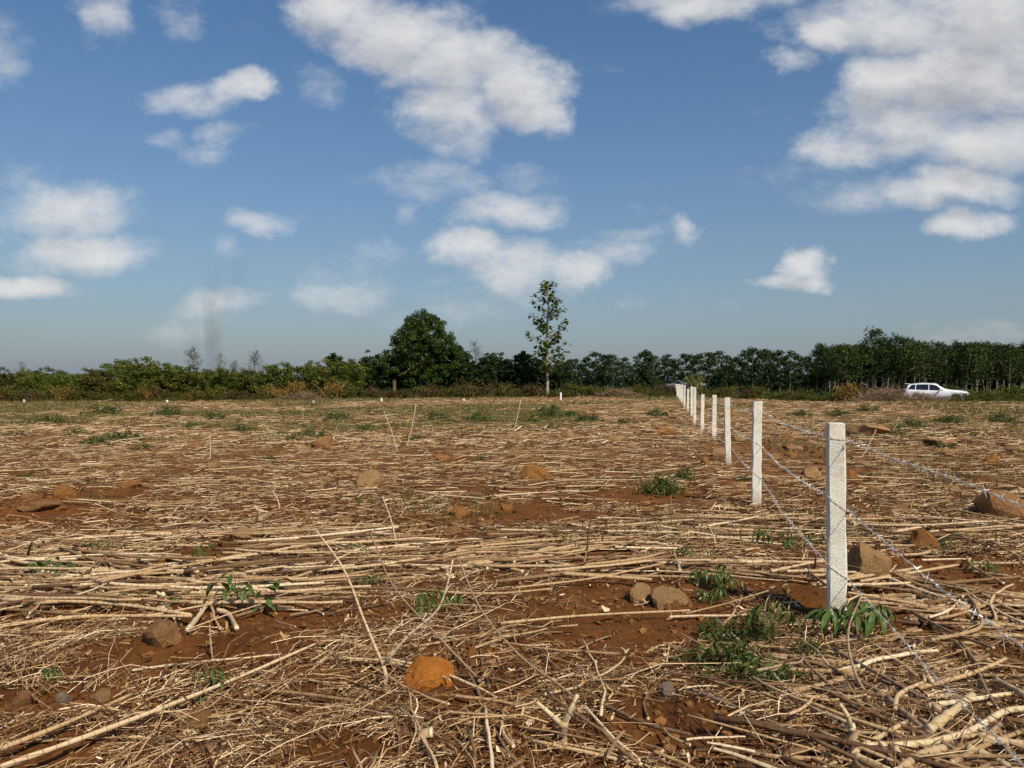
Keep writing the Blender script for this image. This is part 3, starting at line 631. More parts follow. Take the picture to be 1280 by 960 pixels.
    bm = bmesh.new(); vs = [bm.verts.new(p) for p in ((.78, -.66, 1.195), (.78, .66, 1.195), (.17, .54, 1.55), (.17, -.54, 1.55))]; bm.faces.new(vs); obj('windscreen', bmm('windscreen', bm, M['glass']), root)
    bm = bmesh.new(); vs = [bm.verts.new(p) for p in ((-2.15, .6, 1.25), (-2.15, -.6, 1.25), (-1.99, -.52, 1.50), (-1.99, .52, 1.50))]; bm.faces.new(vs); obj('rear_window', bmm('rear_window', bm, M['glass']), root)
    bm = bmesh.new(); bmesh.ops.create_cube(bm, size=1, matrix=Matrix.Translation((2.27, 0, .66)) @ Matrix.Diagonal((.1, 1.0, .2, 1))); obj('grille', bmm('grille', bm, M['black']), root)
    bm = bmesh.new(); bmesh.ops.create_cube(bm, size=1, matrix=Matrix.Translation((2.24, 0, .36)) @ Matrix.Diagonal((.14, 1.3, .18, 1))); obj('front_bumper', bmm('front_bumper', bm, M['black']), root)
    bm = bmesh.new(); bmesh.ops.create_cube(bm, size=1, matrix=Matrix.Translation((-2.06, 0, 1.60)) @ Matrix.Rotation(R(8), 4, 'Y') @ Matrix.Diagonal((.30, 1.1, .04, 1))); obj('roof_spoiler', bmm('roof_spoiler', bm, M['car']), root)
build_car()
# brush heaps of cut branches in front of the car
def brush_heap(px, d, w, h, label, seed, n=150):
    g = np.random.default_rng(seed); x = AX(px, d); z0 = Hs(x, d); P = []; Rr = []
    for k in range(n):
        a = g.uniform(0, 6.28); L = g.uniform(.5, 1.5); c = np.array([g.normal() * w * .28, g.normal() * w * .12, 0]); c[2] = g.uniform(0, 1) * h * math.exp(-(c[0] / (w * .42)) ** 2)
        dv = np.array([math.cos(a), .5 * math.sin(a), g.normal() * .3]); s = np.linspace(-.5, .5, 4)[:, None]
        P.append(c + dv * L * s + np.array([0, 0, .12]) * (s * 2) ** 2 + g.normal(size=(4, 3)) * .03); Rr.append(np.linspace(.018, .007, 4) * g.uniform(.6, 1.4))
    P = np.array(P); P[:, :, 2] = np.maximum(P[:, :, 2], -.03)
    v, F, T, Al = tubes(P, np.array(Rr), 4, False, g.uniform(0, .55, n)); o = obj('brush_heap', mesh('brush_heap', v, F, M['twig'], T, Al), None, (x, d, z0)); tag(o, label, 'brush pile', kind='stuff')
brush_heap(1105, 57.5, 4.6, 1.1, 'grey heap of cut branches piled behind the white car tail', 1, 420)
brush_heap(1152, 58.0, 3.4, .8, 'low heap of cut branches in front of the white car doors', 2, 260)
brush_heap(770, 71, 4.5, .8, 'heap of cut branches by the spindly trees', 3, 220)
brush_heap(375, 64, 4.0, .7, 'low heap of rubble and branches beside the golden bush', 4, 180)
# scrap of white plastic beside the heap
def plastic():
    g = np.random.default_rng(5); n = 9; gx, gy = np.meshgrid(np.linspace(-.2, .2, n), np.linspace(-.14, .14, n)); z = .06 + .11 * fbm(gx * 9 + 3, gy * 9, 4, 3)
    V = np.stack([gx, gy, z], -1).reshape(-1, 3); idx = np.arange(n * n).reshape(n, n); q = np.stack([idx[:-1, :-1], idx[:-1, 1:], idx[1:, 1:], idx[1:, :-1]], -1).reshape(-1, 4)
    P = G(1167, 503.5); o = tag(obj('plastic_bag', mesh('plastic_bag', V, [q], M['white'], smooth=True), None, (P.x, P.y, P.z)), 'crumpled white plastic scrap on the litter below the car', 'litter')
    md = o.modifiers.new('thickness', 'SOLIDIFY'); md.thickness = .01
plastic()
# short white boundary stones
def marker(px, by, wp, hp, lb):
    P = G(px, by); s = P.y / FPX; bm = bmesh.new(); bmesh.ops.create_cube(bm, size=1, matrix=Matrix.Translation((0, 0, .5)) )
    for v in bm.verts:
        if v.co.z > .5: v.co.x *= .86; v.co.y *= .86; v.co.z += random.uniform(-.05, .05)
    bmesh.ops.bevel(bm, geom=bm.edges[:], offset=.07, segments=2, affect='EDGES')
    o = tag(obj('marker_stone', bmm('marker_stone', bm, M['white']), None, (P.x, P.y, P.z - .06), (0, 0, random.uniform(-.3, .3)), (wp * s, wp * s, hp * s + .06)), lb, 'marker', 'short white marker stones along the field edge')
for px, by, wp, hp in ((30, 505.5, 1.9, 6), (209, 504.5, 2.3, 4.5), (477, 502.5, 2.3, 4.5), (580, 501, 2.3, 3), (392, 504, 2.2, 2.8)):
    marker(px, by, wp, hp, 'short white marker stone standing at the field edge')
marker(701, 500, 2.4, 9, 'slim whitish marker stake near the lone slim tree')

# ------------------------------------------------------------------ concrete posts and barbed wire
PD = Vector((.202, 1, 0)).normalized(); FANG = -math.atan2(.202, 1)      # run of the fence
POSTS = [(0.97, -.5)] + [(2.05 + .202 * 4.8 * k + .0, 4.85 + 4.8 * k) for k in range(15)]
POSTS[2] = (2.99, 9.42); POSTS[3] = (4.13, 14.7); POSTS[4] = (5.04, 19.2); POSTS[5] = (5.93, 24.0)
fix = {6: (868.3, 28.8), 7: (864.6, 33.4), 8: (859.6, 38.6), 9: (855.2, 43.5), 10: (852.6, 48.5), 11: (851, 53), 12: (849.4, 58), 13: (847.8, 63.5), 14: (846.4, 69), 15: (844.8, 74.5)}
for k, (px, d) in fix.items(): POSTS[k] = (AX(px, d), d)
TOPS = {1: 1.26, 2: 1.295, 3: 1.255, 4: 1.245, 5: 1.205, 6: 1.41, 7: 1.43, 8: 1.30, 9: 1.46, 10: 1.50, 11: 1.50, 12: 1.54, 13: 1.54, 14: 1.56, 15: 1.55, 0: 1.27}
ORD = ['', '', 'second', 'third', 'fourth', 'fifth', 'sixth', 'seventh', 'eighth']
def post_mesh(hgt, seed):
    g = random.Random(seed); bm = bmesh.new(); w = .108; lv = 15; rings = []
    for i in range(lv + 1):
        z = -.35 + (hgt + .35) * i / lv; tp = 1 - .05 * i / lv; e = .0022
        c = w / 2 * tp; b_ = .008; prof = [(-c + b_, -c), (c - b_, -c), (c, -c + b_), (c, c - b_), (c - b_, c), (-c + b_, c), (-c, c - b_), (-c, -c + b_)]
        rings.append([bm.verts.new((a + g.gauss(0, e), b2 + g.gauss(0, e), z + (g.gauss(0, .003) if i == lv else 0))) for a, b2 in prof])
    for i in range(lv):
        for j in range(8): bm.faces.new((rings[i][j], rings[i][(j + 1) % 8], rings[i + 1][(j + 1) % 8], rings[i + 1][j]))
    bm.faces.new(rings[-1]); bm.faces.new(rings[0][::-1])
    return bmm('fence_post', bm, M['concrete'])
for k, (x, y) in enumerate(POSTS):
    z0 = Hs(x, y); o = obj('fence_post', post_mesh(TOPS[k] - z0, k), None, (x, y, z0), (random.gauss(0, .010), random.gauss(0, .011) + (.004 if k != 3 else -.02), FANG + random.gauss(0, .03)))
    if k == 0: lb, gr = 'concrete fence post holding the wires before the one with leaves at its foot', 'concrete fence posts'
    elif k == 1: lb, gr = 'large pale concrete fence post with drooping cassava leaves at its foot', 'concrete fence posts'
    elif k <= 8: lb, gr = f'{ORD[k]} pale concrete post along the fence, counting from the one with cassava leaves', 'concrete fence posts'
    else: lb, gr = 'small pale concrete fence post in the far run near the trees', 'far concrete fence posts'
    tag(o, lb, 'fence post', gr)
def barb_mesh():
    g = random.Random(3); P = []; Rr = []
    th = np.linspace(0, 4 * math.pi, 6 * 4)                              # two turns round the wire (wire along X)
    P1 = np.stack([np.linspace(-.006, .006, 24), .0042 * np.cos(th), .0042 * np.sin(th)], -1)[None]
    parts = [tubes(P1, np.full((1, 24), .0013), 4, False, np.array([.5]))]
    for x, a, s in ((-.006, .6, 1), (-.004, 3.7, -1), (.006, 2.2, 1), (.004, 5.3, -1)):
        e = np.array([x + s * .006, .021 * math.cos(a), .021 * math.sin(a)]); q = np.array([[x, .004 * math.cos(a), .004 * math.sin(a)], e * .5 + np.array([x, 0, 0]) * .5, e])
        parts.append(tubes(q[None], np.array([[.0014, .0013, .0006]]), 4, True, np.array([.5])))
    V, F, T, Al = joinm(parts); return mesh('barb', V, F, M['wire'], T, Al)
BARB = barb_mesh()
def strand(zs, drop, label, seed):
    g = np.random.default_rng(seed); way = []; perp = Vector((PD.y, -PD.x, 0))        # perp points to the right of the run
    for k, (x, y) in enumerate(POSTS):
        zz = zs + (TOPS[k] - 1.26) + g.normal() * .012; c = Vector((x, y, zz)); h = .0575
        way.append([c - perp * h + PD * .02 + Vector((0, 0, drop * .5)), c - perp * h - PD * h + Vector((0, 0, drop * .45)), c + perp * h * .2 - PD * h - Vector((0, 0, drop * .15)), c + perp * (h + .002) - PD * h - Vector((0, 0, drop * .5))] if k else [c + perp * .05 + PD * .06, c + PD * .08 + perp * .03])
    pts = [way[0][1]]
    for k in range(1, len(POSTS)):
        a, b_ = pts[-1], way[k][3]; L = (b_ - a).length; n = 44 if k < 4 else 12; sag = .05 * g.uniform(.6, 1.6); ph = g.uniform(0, 6)
        for i in range(1, n):
            s = i / n; p = a.lerp(b_, s); p = p + Vector((0, 0, -sag * 4 * s * (1 - s) + .006 * math.sin(ph + s * 17) * math.sin(math.pi * s))) + perp * (.005 * math.sin(ph * 2 + s * 23)); pts.append(p)
        pts += [way[k][3], way[k][2], way[k][1], way[k][0]]
    P = np.array([list(p) for p in pts]); seg = np.linalg.norm(np.diff(P, axis=0), axis=1); S = np.concatenate([[0], np.cumsum(seg)])
    def at(s): return np.stack([np.interp(s, S, P[:, i]) for i in range(3)], -1)
    root_parts = []
    s_near = float(S[np.argmax(P[:, 1] > 15)])
    s1 = np.arange(0, s_near, .008); base = at(s1); tw = s1 / .075 * 2 * math.pi
    for ph in (0, math.pi):
        q = base.copy(); q[:, 0] += .0021 * np.cos(tw + ph); q[:, 2] += .0021 * np.sin(tw + ph)
        root_parts.append(tubes(q[None], np.full((1, len(q)), .0012), 4, True, np.array([.5])))
    s2 = np.arange(s_near - .01, S[-1], .25); root_parts.append(tubes(at(s2)[None], np.full((1, len(s2)), .0016), 4, True, np.array([.5])))
    V, F, T, Al = joinm(root_parts); w = tag(obj('barbed_wire', mesh('barbed_wire', V, F, M['wire'], T, Al)), label, 'barbed wire', 'strands of the wire fence')
    far = []; bv = np.array([v.co for v in BARB.vertices]); s = .1
    while s < S[-1] - .1:
        p, p2 = at(np.array([s, s + .01])); dv = Vector(p2 - p).normalized()
        rot = Vector((1, 0, 0)).rotation_difference(dv) @ Quaternion((1, 0, 0), g.uniform(0, 6.28))
        if p[1] < 11.5:
            b_ = obj('barb', BARB, w); b_.location = p; b_.rotation_mode = 'QUATERNION'; b_.rotation_quaternion = rot; b_.scale = (g.uniform(.95, 1.25),) * 3
        elif p[1] < 45:
            m3 = np.array(rot.to_matrix()); e = m3 @ np.array([0, .014, .006]); f_ = m3 @ np.array([0, -.006, .014])
            far.append(np.stack([p - e, p, p + e])); far.append(np.stack([p - f_, p, p + f_]))
        s += .135 * g.uniform(.85, 1.15)
    v, F, T, Al = tubes(np.array(far), np.tile([.0008, .0016, .0008], (len(far), 1)), 3, False, np.full(len(far), .5)); fb = obj('far_barbs', mesh('far_barbs', v, F, M['wire'], T, Al), w); fb['kind'] = 'stuff'
strand(1.155, .02, 'uppermost strand of galvanised barbed wire strung along the concrete posts', 1)
strand(.765, .085, 'middle strand of galvanised barbed wire strung along the concrete posts', 2)
strand(.365, .095, 'lowest strand of galvanised barbed wire strung along the concrete posts', 3)

# ------------------------------------------------------------------ stones
def rock_mesh(seed, m, sub=3, ang=.5):
    bm = bmesh.new(); bmesh.ops.create_icosphere(bm, subdivisions=sub, radius=1); o = Vector((seed * 7.13, seed * 3.7, seed * 1.9)); g = random.Random(seed)
    planes = [(Vector((g.gauss(0, 1), g.gauss(0, 1), g.gauss(.2, 1))).normalized(), g.uniform(.58, .76)) for _ in range(13)]
    for v in bm.verts:
        d = v.co.normalized(); r = 1.0
        for n, c in planes:
            k = d.dot(n)
            if k > .05: r = min(r, c / k)
        r = r * ang + (1 - ang) * .85 + .16 * mnoise.noise(d * 1.5 + o) + .05 * mnoise.noise(d * 4 + o) + .04 * mnoise.noise(d * 9 + o)
        v.co = d * r
        if v.co.z < -.45: v.co.z = -.45 + (v.co.z + .45) * .2
    me = bmm('stone', bm, m, True); me.set_sharp_from_angle(angle=R(24)); return me
RK = {k: [rock_mesh(i + 10 * j, M['rock_' + k], 3, .9) for i in range(7)] for j, k in enumerate(('orange', 'brown', 'tan', 'grey'), 1)}
def stone(px, by, wp, hp, col, label, group=None, me=None, sink=.17):
    P = G(px, by); s = P.y / FPX; w, h = wp * s / 2, hp * s
    P.y += w * .55
    me = me or random.choice(RK[col])
    tag(obj('stone', me, None, (P.x, P.y, Hs(P.x, P.y - w * .5) + h * sink), (random.uniform(-.3, .3), random.uniform(-.3, .3), random.uniform(0, 6.28)), (w * 1.3, w * random.uniform(1.1, 1.35), h * (1.10 - sink))), label, 'stone', group)
stone(531, 859, 64, 31, 'orange', 'big bright orange laterite stone lying before the forked dry twig', me=rock_mesh(91, M['rock_hero'], 4, .6), sink=.02)
stone(199, 804, 42, 31, 'brown', 'rounded brown stone with a flat lit top beside the long pale stalks')
stone(803, 754, 36, 22, 'tan', 'tan stone touching a paler tan stone of the same size'); stone(839, 758, 40, 24, 'tan', 'tan slanting stone on the post side of a touching pair')
stone(1096, 722, 46, 42, 'tan', 'tall golden-brown stone standing right behind the leafy fence post')
stone(1160, 690, 38, 26, 'orange', 'sharp-edged orange-brown stone under the middle wire'); stone(1264, 648, 56, 38, 'brown', 'large dark brown boulder under the top wire')
stone(670, 600, 34, 20, 'orange', 'pointed orange-brown stone alone on the open litter'); stone(404, 561, 32, 18, 'brown', 'round brown stone beside the green grass patch')
stone(862, 675, 36, 16, 'tan', 'flat tan stone on the windrow of stalks near the second post'); stone(244, 914, 34, 30, 'brown', 'brown stone with a leaf shadow beside the longest pale stalk')
stone(835, 873, 28, 18, 'grey', 'small smooth grey stone on bare soil below the windrow'); stone(75, 622, 32, 16, 'orange', 'orange clod on top of a long soil mound'); stone(1090, 545, 44, 16, 'tan', 'wide tan boulder out beyond the wires')
stone(457, 608, 38, 18, 'tan', 'flat tan boulder lying in the short straw')
stone(592, 826, 13, 16, 'orange', 'small upright orange stone by the dark curved twig')
SMALL = [(75,880,20,16,'grey'),(25,879,22,20,'brown'),(122,878,24,18,'tan'),(207,869,16,14,'brown'),(1183,774,15,14,'brown'),(1200,776,22,16,'orange'),(930,668,24,11,'tan'),(548,577,28,12,'orange'),(513,580,16,10,'tan'),
 (771,553,20,14,'tan'),(709,547,18,14,'tan'),(1016,600,28,20,'tan'),(1064,601,24,18,'orange'),(1184,557,36,12,'tan'),(1186,570,22,11,'tan'),(1244,581,24,13,'orange'),(986,550,14,9,'orange'),(989,561,14,10,'brown'),
 (40,640,50,16,'brown'),(160,609,26,10,'orange'),(300,675,28,16,'tan'),(285,661,18,12,'brown'),(432,653,28,10,'tan'),(388,752,16,12,'tan'),(680,795,18,12,'brown'),(825,846,20,11,'tan'),(507,922,18,16,'brown'),(532,928,24,18,'tan'),
 (462,897,22,16,'brown'),(1034,590,16,10,'brown'),(970,575,20,12,'brown'),(903,570,26,12,'tan'),(884,581,16,9,'orange'),(1250,605,18,10,'brown'),(1130,655,16,9,'tan'),(1012,672,16,12,'tan'),(905,652,14,10,'brown'),
 (350,690,18,9,'tan'),(640,700,14,8,'brown'),(560,640,18,9,'tan'),(120,745,14,9,'brown'),(440,560,14,8,'tan'),(240,560,14,8,'brown'),(830,540,16,9,'orange'),(790,560,14,8,'tan'),(1220,690,14,9,'tan'),(1080,650,14,9,'orange'),
 (720,640,12,7,'brown'),(955,700,14,10,'brown'),(1235,745,16,10,'tan'),(1140,860,16,10,'brown'),(880,950,22,14,'brown'),(700,940,16,12,'tan'),(370,905,14,10,'brown'),(150,950,18,12,'tan'),(330,850,12,8,'orange'),(925,610,18,9,'tan'),(1200,540,22,9,'tan'),(1265,560,20,9,'brown'),(1130,580,14,8,'orange')]
_g = random.Random(99)
for _k in range(70):
    _px, _by = (_g.uniform(900, 1280), _g.uniform(515, 640)) if _k < 34 else (_g.uniform(0, 1000), _g.uniform(520, 720)); _w = _g.uniform(8, 22) * (.7 + .3 * (_by - 480) / 100); SMALL.append((_px, _by, _w, _w * _g.uniform(.4, .65), _g.choice(['orange', 'brown', 'tan', 'tan'])))
for a in SMALL: stone(a[0], a[1], a[2], a[3] * .82, a[4], {'orange': 'small orange-brown stone lying in the crop litter', 'brown': 'small dark brown stone lying in the crop litter', 'tan': 'small tan stone lying in the crop litter', 'grey': 'small grey stone lying in the crop litter'}[a[4]], f'small {a[4]} stones in the litter')
# soil clods, uncountable
def clods(n):
    g = np.random.default_rng(8); ico = bmesh.new(); bmesh.ops.create_icosphere(ico, subdivisions=1, radius=1); bv = np.array([v.co for v in ico.verts]); bf = np.array([[v.index for v in f.verts] for f in ico.faces]); ico.free()
    d = 1.7 * (26 / 1.7) ** g.random(n * 3); x = (g.random(n * 3) * 2 - 1) * (.72 * d + 1.2); keep = (bare(x, d) + .35 * fbm(x * 2, d * 2, 44, 2)) > g.random(n * 3) * .9 + .05
    x, d = x[keep][:n], d[keep][:n]; n = len(x); r = np.minimum(np.exp(g.normal(-4.7, .55, n)), .022) * (1 + d * .06); z = H(x, d)
    V = bv[None] * (1 + .35 * g.normal(size=(n, len(bv), 1))) * r[:, None, None] * np.array([1, 1, .75]) + np.stack([x, d, z + r * .25], -1)[:, None]
    F = (bf[None] + (np.arange(n) * len(bv))[:, None, None]).reshape(-1, 3)
    tag(obj('soil_clods', mesh('soil_clods', V.reshape(-1, 3), [F], M['clod'], np.repeat(g.random(n), len(bf)))), 'loose crumbs and clods of red-brown soil over the field', 'soil', kind='stuff')
clods(7000)

# ------------------------------------------------------------------ crop litter
def frus(g, n, d0, d1, power, marg=1.3):
    u = g.random(n)
    d = d0 * (d1 / d0) ** u if power == 'log' else d0 + (d1 - d0) * u
    return (g.random(n) * 2 - 1) * (.70 * d + marg), d
def windrow(x, y): return fbm(x * .36 + 5, y * .75, 61, 3)
def lay(g, x, y, ang, L, r, lift, bend, K, tilt=.0):
    """pieces lying on the soil: (N,K,3)"""
    s = np.linspace(-.5, .5, K)[None, :]; dx, dy = np.cos(ang)[:, None], np.sin(ang)[:, None]
    b1 = (bend * (1 - (2 * s) ** 2 * 1.0).T).T if np.ndim(bend) else 0
    wob = np.cumsum(g.normal(size=(len(x), K)) * (L[:, None] * .010), 1) if K > 5 else 0
    X = x[:, None] + dx * L[:, None] * s - dy * (b1 + wob); Yv = y[:, None] + dy * L[:, None] * s + dx * (b1 + wob)
    h = H(X.ravel(), Yv.ravel()).reshape(X.shape); e0, e1 = h[:, :1], h[:, -1:]
    line = e0 + (e1 - e0) * (s + .5); over = np.maximum(0, (h - line).max(1, keepdims=True)) * .55
    Z = line + over + r[:, None] + lift[:, None] + (tilt[:, None] * (s + .5) * L[:, None] if np.ndim(tilt) else 0)
    return np.stack([X, Yv, Z], -1)
g = np.random.default_rng(21)
# fine straw, near and mid
def straw_piece(n, d0, d1, Lm, rm, sides, K, seed, up=.03, power='log', aniso=.0):
    g = np.random.default_rng(seed); x, y = frus(g, int(n * 1.8), d0, d1, power)
    keep = g.random(len(x)) > np.clip(bare(x, y) * 1.7, 0, .97) + (fbm(x * 1.1, y * 1.4, 91, 3) < .48) * .68 + (fbm(x * .35, y * .55, 93, 3) < .42) * .3; x, y = x[keep][:n], y[keep][:n]; n = len(x)
    L = Lm * np.exp(g.normal(0, .5, n)); r = rm * np.exp(g.normal(0, .35, n))
    ang = np.where(g.random(n) < aniso, g.normal(0, .25, n), g.uniform(0, math.pi, n))
    P = lay(g, x, y, ang, L, r, g.random(n) ** 2 * up, g.normal(0, .12, n) * L, K, g.normal(0, .09, n))
    if K >= 3: P[:, 1:-1, 2] += (g.random((n, 1)) * .10 * L[:, None])
    return tubes(P, r[:, None] * np.linspace(1, .7, K)[None], sides, False, np.clip(g.normal(.43, .36, n) + .10 * ss(8, 22, y), 0, 1))
parts = [straw_piece(55000, 1.5, 8.0, .12, .0016, 3, 3, 1, .045), straw_piece(5000, 1.6, 8, .27, .0022, 3, 5, 2, .05), straw_piece(54000, 6.5, 24, .17, .0036, 3, 2, 3, .06, 'log', .25), straw_piece(46000, 18, 76, .30, .0075, 3, 2, 4, .10, 'log', .3)]
V, F, T, Al = joinm(parts)
tag(obj('straw_litter', mesh('straw_litter', V, F, M['straw'], T, Al)), 'tangled dry straw and chopped stems covering the field', 'straw', kind='stuff')

def chaff(n):
    g = np.random.default_rng(52); x, y = frus(g, int(n * 1.6), 1.5, 9.0, 'log'); keep = g.random(len(x)) > np.clip(bare(x, y) * 1.5, 0, .9); x, y = x[keep][:n], y[keep][:n]; n = len(x)
    L = np.minimum(np.exp(g.normal(-3.45, .4, n)), .055); a = g.uniform(0, 6.28, n); W = L * g.uniform(.06, .17, n); cu = g.normal(0, .5, n); z = H(x, y) + g.random(n) ** 1.5 * .035 + .004; tl = g.normal(0, .35, n); rl = g.normal(0, .6, n); V = []
    for k, sgn in ((-1, 0), (0, 0), (1, 0)):
        px_ = x + np.cos(a) * L * k * .5 - np.sin(a) * cu * L * .3 * (k * k); py_ = y + np.sin(a) * L * k * .5 + np.cos(a) * cu * L * .3 * (k * k); pz = z + tl * L * .5 * k + np.abs(cu) * L * .4 * k * k; w = W * (1 if k == 0 else .45)
        for q in (-1, 1): V.append(np.stack([px_ - np.sin(a) * w * q, py_ + np.cos(a) * w * q, pz + w * q * rl], -1))
    V = np.stack(V, 1).reshape(-1, 3); b_ = (np.arange(n) * 6)[:, None]; F = np.concatenate([b_ + np.array([[0, 1, 3, 2]]), b_ + np.array([[2, 3, 5, 4]])]); T = np.tile(np.clip(g.normal(.42, .25, n), 0, 1), 2)
    tag(obj('leaf_chaff', mesh('leaf_chaff', V, [F], M['straw'], T, np.zeros(len(V)))), 'curled dead leaf scraps and chaff mixed into the straw', 'chaff', kind='stuff')
chaff(34000)
# stalks: every one that shows large is an object, the rest is one mass
def stalk_set(n, d0, d1, Lm, Ls, r0, r1, ang_s, seed, power='log', thresh=.5, rnd=.2, xr=None, tm=.46):
    g = np.random.default_rng(seed); x, y = frus(g, n * 6, d0, d1, power, .8)
    wgt = ss(thresh - .12, thresh + .1, windrow(x, y)) * (1 - np.clip(1.7 * bare(x, y), 0, .97))
    if xr: wgt = wgt * ((x > xr[0] * y) & (x < xr[1] * y))
    keep = g.random(n * 6) < wgt; x, y = x[keep][:n], y[keep][:n]; n = len(x)
    L = np.clip(g.normal(Lm, Ls, n), .18, 2.2); r = g.uniform(r0, r1, n)
    a0 = (fbm(x * .5, y * .5, 33, 2) - .5) * 1.2
    ang = np.where(g.random(n) < rnd, g.uniform(0, math.pi, n), a0 + g.normal(0, ang_s, n))
    return dict(x=x, y=y, L=L, r=r, ang=ang, lift=g.random(n) ** 1.5 * .08 * ss(.35, .7, windrow(x, y)) + .004, bend=g.normal(0, .06, n) * L, tint=np.clip(g.normal(tm, .24, n), 0, .95), tilt=g.normal(0, .025, n))
SETS = [stalk_set(360, 5.0, 9.5, .85, .4, .006, .0135, .32, 1, 'log', .52, .25), stalk_set(230, 5.3, 8.2, 1.15, .4, .007, .0140, .19, 5, 'lin', .50, .10, (-.75, .42)), stalk_set(240, 2.6, 5.4, .5, .3, .0035, .009, .6, 2, 'lin', .45, .5), stalk_set(130, 2.5, 4.0, .6, .25, .006, .013, .6, 8, 'lin', .2, .4, (.40, .78), .28), stalk_set(500, 5, 12, .35, .15, .005, .011, .8, 9, 'log', .42, .7, None, .25),
        stalk_set(320, 3.6, 7.5, .55, .25, .007, .014, .5, 6, 'lin', .38, .4, (.40, .78)), stalk_set(1100, 9, 24, .52, .35, .006, .013, .5, 3, 'log', .50, .4), stalk_set(1500, 22, 72, .6, .4, .008, .015, .6, 4, 'log', .50, .4)]
D = {k: np.concatenate([s[k] for s in SETS]) for k in SETS[0]}
score = D['L'] * D['r'] / D['y'] ** 2 * np.where(np.abs(D['x']) < .68 * D['y'], 1, 0); order = np.argsort(-score)
K = 9; P = lay(g, D['x'], D['y'], D['ang'], D['L'], D['r'], D['lift'], D['bend'], K, D['tilt'])
RR = D['r'][:, None] * np.linspace(1.08, .78, K)[None] * (1 + g.normal(0, .05, (len(D['r']), K)))
for i in order[:225]:
    c = P[i, K // 2].copy(); v, F, T, Al = tubes((P[i] - c)[None], RR[i][None], 7, True, D['tint'][i:i + 1], g.random(1) * 5)
    thick = 'thick' if D['r'][i] > .0095 else 'thin'; hue = 'dark brown' if D['tint'][i] < .33 else ('tan' if D['tint'][i] < .58 else 'bleached pale'); ln_ = 'short' if D['L'][i] < .6 else ('very long' if D['L'][i] > 1.1 else 'long')
    where = 'heaped beside the wires' if D['x'][i] > .42 * D['y'][i] else ('in the rows past the orange stone' if D['y'][i] > 5 else 'on straw round the orange stone')
    tag(obj('cut_stalk', mesh('cut_stalk', v, F, M['stalk'], T, Al, True), None, c), f'{ln_} {thick} {hue} cassava stalk {where}', 'stalk', f'{ln_} {thick} {hue} stalks {where}')
rest = order[225:]; near = rest[D['y'][rest] < 10]; farr = rest[D['y'][rest] >= 10]
pts_ = [tubes(P[near], RR[near], 6, True, D['tint'][near], g.random(len(near)) * 5), tubes(P[farr][:, ::4], RR[farr][:, ::4], 4, False, D['tint'][farr], g.random(len(farr)) * 5)]
V, F, T, Al = joinm(pts_); tag(obj('stalk_litter', mesh('stalk_litter', V, F, M['stalk'], T, Al)), 'dry cassava stalks strewn in rows across the cleared field', 'stalks', kind='stuff')

# sticks that can be told apart
def stick(pts, r, m='stalk', tint=.6, label=None, group=None, name='cut_stalk', taper=.75, n=14, parent=None, knots=.10):
    q = curve_pts(pts, n); c = Vector(q[0]); rr = r * np.linspace(1, taper, n) * (1 + np.random.default_rng(int(abs(q.sum()) * 1000) % 99999).normal(0, knots, n))
    v, F, T, Al = tubes((q - q[0])[None], rr[None], 8, True, np.array([tint]), np.array([random.random() * 3]))
    o = obj(name, mesh(name, v, F, M[m], T, Al, True), parent, c)
    if parent is None: tag(o, label, 'stalk' if name == 'cut_stalk' else 'twig', group)
    return o
def gp(*pp, r=.01, z=0.0): return [G(a, b_, r + z) for a, b_ in pp]
LB = 'long pale cassava stalk lying loose on top of the litter'; LG = 'loose pale stalks on top of the litter'
HP = 'thick cut cassava stalk in the tangled heap under the lowest wire'; HG = 'heap of thick stalks under the wire'
DB = 'thin dark twig lying across the fine straw'; DG = 'thin dark twigs on the straw'
stick(gp((-25,968),(150,905),(290,850),(396,806), r=.012, z=.055), .012, tint=.75, label='longest pale stalk, running diagonally past the brown stone', n=24, taper=.55)
for pp, r, ti in [(((-10,940),(80,905),(165,868)), .010, .7), (((0,749),(134,754),(238,769)), .013, .8), (((-10,784),(100,771),(240,770)), .011, .75), (((-8,742),(97,730),(201,707)), .012, .7),
                  (((300,722),(356,724),(390,715)), .014, .6), (((626,779),(730,770),(862,763)), .008, .75), (((702,717),(815,725)), .014, .7), (((1060,724),(1152,709)), .012, .7), (((1076,727),(1198,706)), .012, .75), (((965,714),(1034,699)), .012, .8),
                  (((20,700),(110,690),(190,694)), .011, .7), (((100,732),(160,735),(230,728)), .010, .6), (((520,700),(600,690),(690,693)), .010, .7), (((640,735),(745,722),(850,700)), .008, .7), (((500,737),(610,742),(690,736)), .009, .65)]:
    stick(gp(*pp, r=r, z=.055), r * 1.1, tint=ti - .12, label=LB, group=LG)
for pp, r, ti in [(((235,789),(250,768),(266,746)), .017, .75), (((272,762),(286,768),(296,788)), .017, .65)]:
    stick(gp(*pp, r=r, z=.03), r, 'yellow_stalk', ti, 'short thick yellowish stalk by the broad-leaved green sprout', 'short thick stalks by the sprout')
for pp, r, ti in [(((363,769),(413,757),(417,727)), .008, .4), (((158,912),(250,914),(342,924)), .005, .15), (((280,893),(284,930),(287,962)), .004, .5), (((599,753),(571,777),(568,808),(592,852),(623,921),(654,962)), .0075, .3), (((599,773),(602,825),(612,859)), .005, .3),
                  (((753,880),(805,904),(862,918)), .009, .1), (((716,899),(790,925),(862,946)), .005, .4), (((490,885),(499,925),(497,957)), .006, .35), (((873,850),(909,883)), .009, .25), (((640,870),(700,890),(760,884)), .004, .3), (((330,880),(390,900),(470,905)), .004, .3)]:
    stick(gp(*pp, r=r, z=.02), r, 'twig', ti, DB, DG, 'dry_twig')
